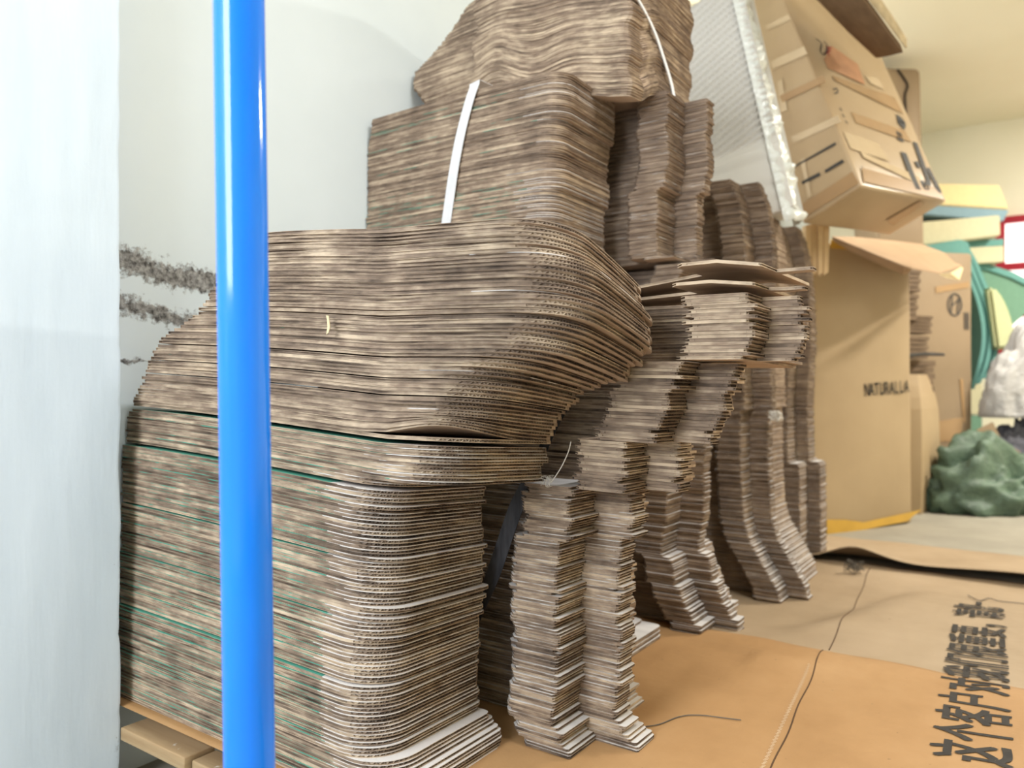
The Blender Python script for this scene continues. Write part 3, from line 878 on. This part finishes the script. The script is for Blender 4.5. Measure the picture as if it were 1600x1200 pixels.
# tilted film wrapped carton
K = Vector((.296, 2.607, 1.652)); ea = Vector((-.267, .114, -.114)); eb = Vector((.265, .643, .021)); eu = Vector((-.354, .115, .946))*1.22
tc = empty('carton', K+ea*.5+eb*.5)
tag(tc, 'film-wrapped brown carton tilted to the left on top of the tall plain carton', 'carton')
c8 = [K, K+eb, K+ea+eb, K+ea]; c8 += [p+eu for p in c8]
hexa('body', rel(tc, c8), M['carton_wrapped'], tc, bevel=.012, cuts=7, jitter=.004, seed=3)
FR = Face(K, eb, eu); FL = Face(K, ea, eu); FBt = Face(K, ea, eb)
LF = .0045
for poly in ([(1300, 118), (1306, 126), (1412, 178), (1398, 152)], [(1330, 175), (1338, 192), (1424, 222), (1414, 204)], [(1347, 262), (1350, 284), (1476, 312), (1466, 294)]):
    decal('tape', FR, poly, M['tape'], tc, LF)
decal('tape', FL, [(1254, 318), (1256, 340), (1342, 286), (1332, 268)], M['tape'], tc, LF)
decal('tape', FL, [(1218, 150), (1222, 160), (1290, 128), (1285, 118)], M['tape'], tc, LF)
decal('printed_bar', FL, [(1252, 284), (1254, 288), (1282, 274), (1280, 269)], M['dark_ink'], tc, LF)
decal('printed_bar', FL, [(1288, 266), (1290, 270), (1319, 253), (1316, 249)], M['dark_ink'], tc, LF)
decal('printed_bar', FL, [(1241, 259), (1242, 261), (1306, 226), (1305, 222)], M['dark_ink'], tc, LF)
decal('tape', FBt, [(1385, 345), (1396, 352), (1445, 318), (1438, 314)], M['tape'], tc, LF)
M['tape_glare'] = plain('clear_tape_painted_glare', srgb(200, 178, 146), .12, .05, 8, .7)  # clear tape strips, their glare painted in as a paler tone
for poly in ([(1196, 40), (1199, 47), (1236, 30), (1232, 22)], [(1204, 96), (1208, 108), (1262, 84), (1256, 72)], [(1214, 128), (1220, 176), (1230, 172), (1222, 124)], [(1236, 214), (1240, 224), (1314, 190), (1309, 180)], [(1250, 250), (1262, 310), (1268, 307), (1257, 247)]):
    decal('tape_glare', FL, poly, M['tape_glare'], tc, .0040)
for poly in ([(1318, 206), (1330, 232), (1390, 252), (1372, 224)], [(1352, 118), (1360, 130), (1382, 140), (1372, 122)], [(1344, 236), (1350, 246), (1440, 290), (1436, 276)]):
    decal('tape_glare', FR, poly, M['tape_glare'], tc, .0040)
stroke('handwriting', FR, [(1275, 60), (1284, 68), (1282, 80), (1289, 84), (1293, 72), (1287, 64)], .007, M['dark_ink'], tc, LF)
stroke('handwriting', FR, [(1288, 84), (1297, 78), (1291, 72)], .007, M['red_ink'], tc, LF)
stroke('handwriting', FR, [(1296, 88), (1293, 76), (1299, 74)], .007, M['red_ink'], tc, LF)
decal('faded_print', FR, [(1288, 92), (1294, 106), (1352, 132), (1340, 100), (1300, 72)], M['red_print'], tc, .0038)
stroke('printed_mark', FR, [(1302, 140), (1308, 138), (1309, 144), (1304, 146)], .006, M['dark_ink'], tc, LF)
for a in ((1312, 168), (1316, 178), (1321, 188), (1346, 260), (1350, 268)):
    stroke('printed_mark', FR, [a, (a[0]+4, a[1]+5)], .007, M['dark_ink'], tc, LF)
stroke('printed_glyph', FR, [(1402, 184), (1410, 190), (1408, 197)], .05, M['dark_ink'], tc, LF)
stroke('printed_glyph', FR, [(1404, 206), (1408, 220)], .045, M['dark_ink'], tc, LF)
stroke('printed_glyph', FR, [(1412, 238), (1424, 270), (1435, 296)], .045, M['dark_ink'], tc, LF)
stroke('printed_glyph', FR, [(1432, 252), (1437, 262)], .036, M['dark_ink'], tc, LF)
stroke('printed_glyph', FR, [(1430, 222), (1444, 262), (1451, 284), (1446, 293), (1440, 282)], .036, M['dark_ink'], tc, LF)
stroke('printed_glyph', FR, [(1450, 262), (1462, 286), (1468, 298), (1461, 290)], .034, M['dark_ink'], tc, LF)

# tall plain carton carrying it, lettered NATURALLA
Kn = on_z(1426, 818, 0); dl = Vector((-.48, -.877, 0)).normalized(); dd = Vector((-.877, .48, 0)).normalized()
nc = empty('carton', Kn+dl*.4+dd*.18); tag(nc, 'tall tan carton lettered in black, standing on the floor behind the last stack', 'carton')
hgt = 1.56
b4 = [Kn, Kn+dl*.80, Kn+dl*.80+dd*.36, Kn+dd*.36]
t4 = [p+Vector((0, 0, hgt)) for p in b4]; t4[0] += dl*.02; t4[3] += dl*.02
hexa('body', rel(nc, b4+t4), M['carton'], nc, bevel=.02, cuts=7, jitter=.005, seed=11)
FN = Face(Kn, dl, (0, 0, 1))
decal('tape', FN, [(1292, 812), (1292, 836), (1345, 829), (1418, 814), (1440, 796), (1424, 800), (1350, 816), (1320, 812)], M['tape_yellow'], nc, .006)
decal('tape', FN, [(1298, 374), (1298, 388), (1330, 390), (1330, 382)], M['tape_yellow'], nc, .006)
def nat_text(s, x0, y0, x1, y1, face, size, mat, root, name, lift):
    L = Vector(root.location); a = face.px(x0, y0, lift); b = face.px(x1, y1, lift)
    ux = (b-a).normalized(); uy = face.n.cross(ux)
    if uy.z < 0: uy = -uy
    return a, ux, uy
def letters(s, a, ux, uy, size, step, mat, root, sx, bold=.002, name='letter'):
    for i, ch in enumerate(s):
        if ch == ' ': continue
        ink_text(ch, size, 0, lambda u, v, k=i: a+ux*(u+k*step)+uy*v, mat, root, root.location, bold=bold, name=name, sx=sx, cut=.2)
a, ux, uy = nat_text('', 1351, 619, 1418, 613, FN, .1, None, nc, '', .006)
letters('NATURALLA', a, ux, uy, .100, (FN.px(1418, 613)-a).length/8.7, M['dark_ink'], nc, .60, .0010)
# slumped carton behind its right edge
q = [P(1395, 600, 4.75), P(1438, 600, 4.72), P(1462, 600, 5.0), P(1412, 600, 5.05)]
sc = empty('carton', Vector((q[0].x, q[0].y, 0))); tag(sc, 'bulging carton with a rounded top leaning behind the tall lettered carton', 'carton')
V, Fc = [], []
for i in range(13):
    f = i/12; z = .86*f
    for k in range(4):
        p = q[k].copy(); p.z = z
        c = (q[0]+q[1]+q[2]+q[3])/4; c.z = z
        s = 1.06+.14*math.sin(math.pi*min(1, f*1.15))-(.45*max(0, (f-.72)/.28)**2)
        V.append(c+(p-c)*s)
for i in range(12):
    for k in range(4): Fc.append((i*4+k, i*4+(k+1) % 4, i*4+4+(k+1) % 4, i*4+4+k))
Fc += [(3, 2, 1, 0), (48, 49, 50, 51)]
mesh_obj('body', rel(sc, V), Fc, M['carton'], parent=sc)
# torn board lying on the tall carton, and the folded strip hanging at its left
def prism_px(name, poly, Z, depth, mat, root=None, zs=None, bevel=0, smooth=False):
    """solid with a given outline: front outline at distance Z, going back by depth metres"""
    L = Vector(root.location) if root else Vector((0, 0, 0))
    bm = bmesh.new(); vs = [bm.verts.new(P(x, y, zs[i] if zs else Z)-L) for i, (x, y) in enumerate(poly)]
    f = bm.faces.new(vs); e = bmesh.ops.extrude_face_region(bm, geom=[f])
    bmesh.ops.translate(bm, vec=FW*depth, verts=[g for g in e['geom'] if isinstance(g, bmesh.types.BMVert)])
    bmesh.ops.recalc_face_normals(bm, faces=bm.faces)
    if bevel:
        bmesh.ops.bevel(bm, geom=list(bm.edges), offset=bevel, segments=2, affect='EDGES')
    bmesh.ops.triangulate(bm, faces=[q for q in bm.faces if len(q.verts) > 4])
    return bm_obj(name, bm, mat, root, smooth)
M['board'] = plain('bent_cardboard', srgb(170, 142, 112), .8, .07, 9)
M['board_torn'] = plain('torn_cardboard_layer', srgb(216, 196, 154), .9, .08, 20)
tb = empty('torn_board', P(1400, 400, 3.9)); tag(tb, 'bent cardboard piece with a torn right end, wedged between the tilted and tall cartons', 'cardboard')
def sheet_px(name, rows, mat, root, th=.006):
    """curved board from rows of (px, py, Z)"""
    n = len(rows[0]); V, Fc = [], []
    for s in (0, 1):
        for r in rows:
            for p in r: V.append(P(*p)-Vector(root.location)+Vector((0, 0, th*s)))
    m = len(rows)*n
    for i in range(len(rows)-1):
        for j in range(n-1):
            a = (i*n+j, i*n+j+1, i*n+n+j+1, i*n+n+j); Fc.append(a); Fc.append(tuple(m+k for k in a[::-1]))
    b = [j for j in range(n)]+[i*n+n-1 for i in range(1, len(rows))]+[(len(rows)-1)*n+j for j in range(n-2, -1, -1)]+[i*n for i in range(len(rows)-2, 0, -1)]
    for a, c in zip(b, b[1:]+b[:1]): Fc.append((a, m+a, m+c, c))
    return mesh_obj(name, V, Fc, mat, parent=root)
sheet_px('flap', [[(1300, 371, 4.02), (1340, 372, 4.25), (1400, 378, 4.5)], [(1330, 384, 3.95), (1385, 383, 4.2), (1440, 383, 4.5)], [(1370, 400, 3.85), (1430, 398, 4.15), (1475, 396, 4.4)], [(1412, 417, 3.8), (1452, 416, 4.05), (1492, 412, 4.3)], [(1425, 420, 3.8), (1468, 428, 4.0), (1503, 416, 4.3)]], M['board'], tb)
sheet_px('bent_front', [[(1300, 371, 4.02), (1330, 384, 3.95), (1370, 400, 3.85), (1412, 417, 3.8), (1424, 421, 3.8)], [(1302, 377, 4.04), (1330, 393, 3.98), (1370, 411, 3.9), (1412, 430, 3.86), (1422, 424, 3.84)]], M['board'], tb, .004)
sheet_px('torn_layer', [[(1468, 429, 3.99), (1485, 428, 4.0), (1502, 418, 4.29)], [(1478, 434, 4.0), (1499, 438, 4.02), (1505, 420, 4.28)]], M['board_torn'], tb, .004)
fs = empty('folded_strip', P(1278, 430, 3.7)); tag(fs, 'pale folded cardboard strip hanging upright at the left of the tall carton', 'cardboard')
M['strip'] = plain('pale_folded_cardboard', srgb(206, 178, 136), .8, .06, 30)
for q_ in range(4):
    x = 1259+q_*9.5
    prism_px('fold', [(x, 352-q_*1.2), (x+9.0, 350-q_*1.5), (x+8.6-q_*.6, 428-q_*.8), (x+1.5-q_*.6, 430)], 3.72+.012*(q_ % 2), .05, M['strip'], fs)

# carton with a round emblem
q = [P(1400, 600, 5.30), P(1519, 600, 5.40), P(1519, 600, 5.40)+FW*.45-RT*.02, P(1400, 600, 5.30)+FW*.45-RT*.02]
hc = empty('carton', Vector((q[1].x, q[1].y, 0))); tag(hc, 'upright carton with a round emblem, standing behind the lettered carton beside the teal foam', 'carton')
c8 = [Vector((p.x, p.y, 0)) for p in q]+[Vector((p.x, p.y, 1.72)) for p in q]
hexa('body', rel(hc, c8), M['carton_dull'], hc, bevel=.02, cuts=5, jitter=.004, seed=5)
FH = Face(c8[0], c8[1]-c8[0], (0, 0, 1))
decal('tape', FH, [(1462, 448), (1462, 458), (1514, 449), (1514, 440)], M['tape'], hc, .005)
decal('tape', FH, [(1452, 660), (1454, 690), (1500, 690), (1505, 652)], M['tape'], hc, .005)
decal('tape', FH, [(1500, 592), (1505, 660), (1509, 660), (1505, 592)], M['tape'], hc, .005)
stroke('emblem', FH, [(1492+10.5*math.cos(t), 476+17*math.sin(t)) for t in [i/10*6.283 for i in range(11)]], .011, M['dark_ink'], hc, .005)
stroke('emblem', FH, [(1488, 462), (1486, 490)], .010, M['dark_ink'], hc, .005)
stroke('emblem', FH, [(1487, 478), (1496, 470), (1500, 466)], .010, M['dark_ink'], hc, .005)
stroke('emblem', FH, [(1498, 466), (1496, 490)], .010, M['dark_ink'], hc, .005)
for k in range(4): stroke('printed_mark', FH, [(1507+2.2*k, 488), (1507.5+2.2*k, 515)], .006, M['dark_ink'], hc, .005)
# carton standing on it, behind the tilted one
q = [P(1372, 600, 5.32), P(1447, 600, 5.34), P(1447, 600, 5.34)+FW*.40, P(1372, 600, 5.32)+FW*.40]
bc = empty('carton', Vector((q[0].x, q[0].y, 1.73))); tag(bc, 'brown carton with a dark split seam standing high behind the tilted carton', 'carton')
c8 = [Vector((p.x, p.y, 1.73)) for p in q]+[Vector((p.x, p.y, 3.0)) for p in q]
c8[5] = c8[5]-RT*.03; c8[6] = c8[6]-RT*.03
hexa('body', rel(bc, c8), M['carton_dull'], bc, bevel=.04, cuts=5, jitter=.004, seed=8)
FC = Face(c8[0], c8[1]-c8[0], (0, 0, 1))
M['black'] = plain('dark_gap', srgb(48, 40, 34), .9)
stroke('split_seam', FC, [(1402, 108), (1412, 122), (1418, 134), (1414, 150), (1416, 185)], .018, M['black'], bc, .006)
# dark board pile overhanging at the top
ds = empty('felt_slab', P(1340, 40, 3.6)); tag(ds, 'dark brown padded slab with ragged pale edge, lying on the tilted carton', 'slab')
M['felt'] = plain('dark_brown_felt', srgb(120, 98, 76), .95, .2, 14, .1, .3)
M['felt_edge'] = plain('ragged_pale_edge', srgb(190, 172, 138), .95, .25, 26, .1, .5)
q = [P(1238, -40, 3.50), P(1368, 92, 3.62), P(1414, 84, 3.32), P(1338, -14, 3.16)]
hexa('padding', rel(ds, [q[0], q[1], q[2], q[3]]+[p+Vector((-.01, .0, .045)) for p in q]), M['felt'], ds, bevel=.008, cuts=5, jitter=.012, seed=4)
hexa('ragged_edge', rel(ds, [q[3]+Vector((0, 0, .02)), q[2]+Vector((0, 0, .022)), q[2]+RT*.012+Vector((0, 0, .022)), q[3]+RT*.03+Vector((0, 0, .02)),
                             q[3]+Vector((0, 0, .070)), q[2]+Vector((0, 0, .062)), q[2]+RT*.012+Vector((0, 0, .062)), q[3]+RT*.03+Vector((0, 0, .075))]), M['felt_edge'], ds, bevel=.006, cuts=6, jitter=.016, seed=6)
M['pipe'] = plain('tan_pipe_paint', srgb(176, 150, 118), .6)
pz = P(1419, 60, 5.9)
tag(tube('pipe', [(pz.x, pz.y, z) for z in (0, 1.0, 2.0, 3.1)], .016, M['pipe'], None, 14), 'thin tan vertical pipe rising to the ceiling behind the dark slab', 'pipe')

# ribbed foam slab wrapped in bubble film
def foam_white():
    m = Mat('white_foam_sheet', .55, .3); n = m.noise(m.obj(), 30, 3); m.bump(n, .1, .004)
    m.b.inputs['Subsurface Weight'].default_value = .15
    m.b.inputs['Subsurface Radius'].default_value = (.02, .02, .02)
    return m.out(srgb(216, 213, 206))
M['foam_white'] = foam_white()
def film():
    m = Mat('bubble_film', .16, .7); n = m.noise(m.obj(), 22, 4); m.bump(n, .6, .02)
    return m.out(srgb(222, 226, 222))
M['film'] = film()
B0 = on_y(1240, 322, 2.25); ph = math.radians(12.5)
e1 = Vector((-math.cos(ph), 0, -math.sin(ph))); e2 = Vector((-math.sin(ph), 0, math.cos(ph)))
fo = empty('foam_slab', B0); tag(fo, 'white ribbed foam slab in bubble film, leaning left of the tilted carton', 'foam')
tl_ = on_y(1050, 36, 2.25)-B0; tr_ = on_y(1097, 0, 2.25)-B0
u1, v1 = tl_.dot(e1), tl_.dot(e2); u2, v2 = tr_.dot(e1), tr_.dot(e2)
V, Fc = [], []; NU_, NV_ = 40, 400; H_ = 1.15; W_ = .72
for i in range(NU_+1):
    for j in range(NV_+1):
        u = W_*i/NU_; vm = H_ if u < u2 else max(.5, lerp(v2, v1, (u-u2)/(u1-u2)))
        v = min(j/NV_*H_, vm)
        d = .0140*math.sin(2*math.pi*(v+u*.34)/.0300)*sstep(.30, .33, v) if v > .28 else .010*noise.noise(Vector((u*3, v*22, 1)))
        d += .004*noise.noise(Vector((u*2.2, v*2.2, 5)))
        V.append(e1*u+e2*v+Vector((0, d, 0)))
nfr = len(V)
for i in range(NU_+1):
    for j in (0, NV_):
        V.append(V[i*(NV_+1)+j]+Vector((0, .16, 0)))
for i in range(NU_):
    for j in range(NV_):
        a = i*(NV_+1)+j; Fc.append((a, a+NV_+1, a+NV_+2, a+1))
    a = nfr+2*i; Fc.append((a, a+1, a+3, a+2))
    Fc.append((i*(NV_+1), a, a+2, (i+1)*(NV_+1))); Fc.append((i*(NV_+1)+NV_, (i+1)*(NV_+1)+NV_, a+3, a+1))
mesh_obj('ribbed_foam', V, Fc, M['foam_white'], parent=fo, smooth=True)
V, Fc = [], []
for j in range(150):
    v = -.05+1.2*j/149
    bul = .012*abs(math.sin(v*math.pi/.030)) if v > .32 else .018*abs(math.sin(v*math.pi/.05))
    for k in range(11):
        a = math.pi*(k/10)
        r = .034+bul*(.6+.8*noise.noise(Vector((v*9, 4, 1))))+.030*noise.noise(Vector((v*19, k*.6, 2)))
        V.append(e2*v-e1*(r*math.sin(a)*1.2-.045)+Vector((0, .055-.068*math.cos(a)-.3*bul*math.cos(a), 0)))
for j in range(149):
    for k in range(10):
        a = j*11+k; Fc.append((a, a+1, a+12, a+11))
mesh_obj('bubble_film', V, Fc, M['film'], parent=fo, smooth=True)

# loose packing between the cartons
gp_ = empty('cardboard_pile', P(1430, 660, 4.95)); tag(gp_, 'brown folded packing pieces stuffed between the lettered carton and the emblem carton', 'cardboard')
M['dull'] = plain('dull_brown_card', srgb(124, 106, 88), .9, .2, 12)
for q_, (x0, x1, y0, y1, zz) in enumerate(((1404, 1440, 420, 455, 4.98), (1404, 1436, 458, 500, 4.94), (1418, 1458, 492, 520, 4.96), (1404, 1452, 524, 560, 4.9), (1408, 1462, 562, 612, 4.97))):
    n = 5
    for k in range(n):
        ya = lerp(y0, y1, k/n); yb_ = lerp(y0, y1, (k+.82)/n)
        prism_px('folded_card', [(x0+k % 2*2, ya), (x1-(k*3) % 5, ya+2), (x1-(k*3) % 5, yb_+2), (x0+k % 2*2, yb_)], zz, .16, M['dull'], gp_)
prism_px('post', [(1404, 420), (1412, 420), (1416, 700), (1408, 700)], 5.02, .04, M['dull'], gp_)
M['black_plastic'] = plain('black_plastic', srgb(40, 38, 36), .4)
tag(tube('black_rod', [P(1405, 562, 4.66), P(1416, 556, 4.68), P(1445, 553, 4.8), P(1474, 554, 4.9)], [.022, .014, .012, .010], M['black_plastic'], None, 12), 'black rod sticking out beside the top of the bulging carton', 'rod')

# ------------------------------------------------------------------ foam offcuts on the right
def foam(name, c, var=.05): return plain(name, c, .95, var, 40, .1, .15)
M['f_yellow'] = foam('yellow_foam', srgb(224, 207, 158)); M['f_blue'] = foam('blue_foam', srgb(132, 158, 170))
M['f_pale'] = foam('pale_foam', srgb(200, 195, 164)); M['f_teal'] = foam('teal_foam', srgb(106, 154, 148)); M['f_green'] = foam('green_foam', srgb(112, 148, 128))
M['f_lime'] = foam('pale_green_foam', srgb(196, 200, 158))
fy = empty('foam_block', P(1520, 340, 5.7)); tag(fy, 'yellow foam block with a blue bottom layer, on top of the foam pile', 'foam')
prism_px('yellow_layer', [(1430, 286), (1562, 289), (1577, 327), (1430, 318)], 5.7, .5, M['f_yellow'], fy, bevel=.008)
prism_px('blue_layer', [(1430, 319), (1577, 328), (1568, 346), (1430, 334)], 5.7, .5, M['f_blue'], fy, bevel=.006)
tag(prism_px('foam_slab', [(1425, 348), (1563, 336), (1564, 368), (1425, 386)], 5.65, .5, M['f_pale'], bevel=.008), 'pale cream foam slab lying under the yellow and blue foam block', 'foam')
tag(prism_px('foam_slab', [(1425, 387), (1500, 374), (1514, 378), (1520, 402), (1425, 404)], 5.60, .45, M['f_teal'], bevel=.008), 'flat teal foam slab lying behind the torn board under the cream slab', 'foam')
fl = empty('foam_sheet', P(1540, 400, 5.75)); tag(fl, 'layered teal and yellow foam sheet to the right of the curled teal sheets', 'foam')
prism_px('teal_layer', [(1505, 376), (1569, 373), (1569, 384), (1505, 387)], 5.75, .4, M['f_teal'], fl, bevel=.004)
prism_px('yellow_layer', [(1505, 387), (1569, 384), (1569, 409), (1505, 413)], 5.75, .4, M['f_pale'], fl, bevel=.004)
cen = [(1498, 378), (1512, 402), (1524, 432), (1538, 468), (1546, 505), (1546, 540), (1538, 575), (1526, 608)]
for k in range(3):
    V = []
    ctr = catmull([Vector((x-7+k*8+(k-1)*2.6*math.sin(i/7*3.1), y+k*2-(10*k if i == 7 else 0), 0)) for i, (x, y) in enumerate(cen)], 4)
    left = [(p.x-3.4, p.y) for p in ctr]; right = [(p.x+3.4, p.y) for p in ctr]
    tag(prism_px('foam_sheet', left+right[::-1], 5.62+.03*k, .30, M['f_teal']),
        ('leftmost of three curled teal foam sheets, touching the emblem carton', 'middle one of three curled teal foam sheets beside the emblem carton', 'rightmost of three curled teal foam sheets, nearest the pale bag')[k], 'foam', 'curled teal foam sheets')
fg = empty('foam_sheet', P(1560, 430, 5.85)); tag(fg, 'wide sagging green foam sheet behind the pale plastic bag', 'foam')
prism_px('top_edge', [(1512, 411), (1545, 413), (1580, 424), (1625, 446), (1625, 456), (1580, 434), (1545, 422), (1514, 419)], 5.82, .5, M['f_teal'], fg)
prism_px('sheet', [(1514, 419), (1545, 422), (1580, 434), (1625, 456), (1615, 480), (1588, 502), (1572, 520), (1548, 500), (1530, 455)], 5.84, .46, M['f_green'], fg)
tag(prism_px('foam_roll', [(1545, 450), (1556, 448), (1570, 466), (1580, 490), (1588, 520), (1584, 545), (1558, 545), (1552, 500)], 5.60, .2, M['f_lime'], bevel=.02, smooth=False), 'pale green foam roll leaning between curled teal sheets and plastic bag', 'foam')
sup = empty('foam_stack', P(1500, 640, 6.4)); tag(sup, 'pile of foam sheets behind the emblem carton and pale bag, carrying the others', 'foam')
for k in range(7):
    y0 = 404+k*49
    prism_px('foam_layer', [(1440, y0+1), (1535, y0), (1535, y0+47), (1440, y0+47)], 6.4, .3, (M['f_pale'], M['f_green'])[k % 2], sup, bevel=.006)

# ------------------------------------------------------------------ bag, cloth and tarpaulin
def heap(name, c, rx, ry, h, mat, seed, fold=.35, freq=2.2, nu=72, nv=34, pinch=None, root=None):
    """crumpled fabric heap resting on a flat base"""
    V, Fc = [], []
    for j in range(nv+1):
        a = math.pi/2*j/nv
        for i in range(nu):
            t = 2*math.pi*i/nu
            d = Vector((math.cos(t)*math.cos(a), math.sin(t)*math.cos(a), math.sin(a)))
            n1 = 1-abs(noise.noise(d*freq+Vector((seed, seed*2, 0))))*2
            n2 = 1-abs(noise.noise(d*freq*2.6+Vector((seed*3, 1, seed))))*2
            n3 = noise.noise(d*freq*6+Vector((seed, 9, 2)))
            n4 = 1-abs(noise.noise(Vector((d.x*freq*2.4+d.z*2, d.y*freq*1.5, d.z*freq*1.2+seed))))*2.6
            r = 1+fold*(.55*n1+.35*n2+.10*n3+.10*n4-.37)
            z = d.z*h*r
            if pinch: z += pinch*max(0, d.z-.75)**2*9
            V.append((d.x*rx*r, d.y*ry*r, max(0, z)))
    for j in range(nv):
        for i in range(nu):
            Fc.append((j*nu+i, j*nu+(i+1) % nu, j*nu+nu+(i+1) % nu, j*nu+nu+i))
    Fc.append(tuple(range(nu))[::-1])
    o = mesh_obj(name, V, Fc, mat, smooth=True, loc=c)
    o.rotation_euler.z = TH
    return o
def crumple(name, a, b, rough, spec=.4):
    m = Mat(name, rough, spec); n = m.noise(m.obj(), 9, 6, .65); m.bump(n, .8, .03)
    return m.out(m.ramp(n, [(.3, a), (.7, b)]))
M['tarp'] = crumple('green_tarpaulin', srgb(66, 84, 70), srgb(100, 122, 102), .36)
M['bag'] = crumple('pale_plastic_bag', srgb(162, 160, 158), srgb(182, 180, 178), .3, .5)
M['cloth'] = crumple('dark_grey_cloth', srgb(74, 74, 80), srgb(112, 112, 120), .85, .2)
c = P(1566, 780, 4.84); c.z = 0
tag(heap('tarpaulin', c, .46, .20, .38, M['tarp'], 4.2, .75, 1.15), 'crumpled dark green tarpaulin heap on the floor right of the cartons', 'tarpaulin')
c = P(1604, 700, 5.32); c.z = 0
tag(heap('cloth_heap', c, .33, .16, .48, M['cloth'], 1.7, .4, 2.6), 'dark grey crumpled cloth heap under the pale plastic bag', 'cloth')
c = P(1606, 652, 5.30); c.z = .57
tag(heap('plastic_bag', c, .29, .15, .54, M['bag'], 6.1, .26, 1.7, pinch=.10), 'pale grey stuffed plastic bag with a pinched top, on the dark cloth', 'bag')
sb = empty('carton_scrap', P(1548, 700, 5.10)); tag(sb, 'folded brown carton piece standing between the green tarpaulin and dark cloth', 'cardboard')
prism_px('panel', [(1512, 706), (1528, 672), (1552, 660), (1566, 690), (1560, 730), (1512, 730)], 5.10, .02, M['carton_dull'], sb)
prism_px('flap', [(1566, 688), (1594, 706), (1592, 730), (1560, 730)], 5.11, .02, M['board'], sb)
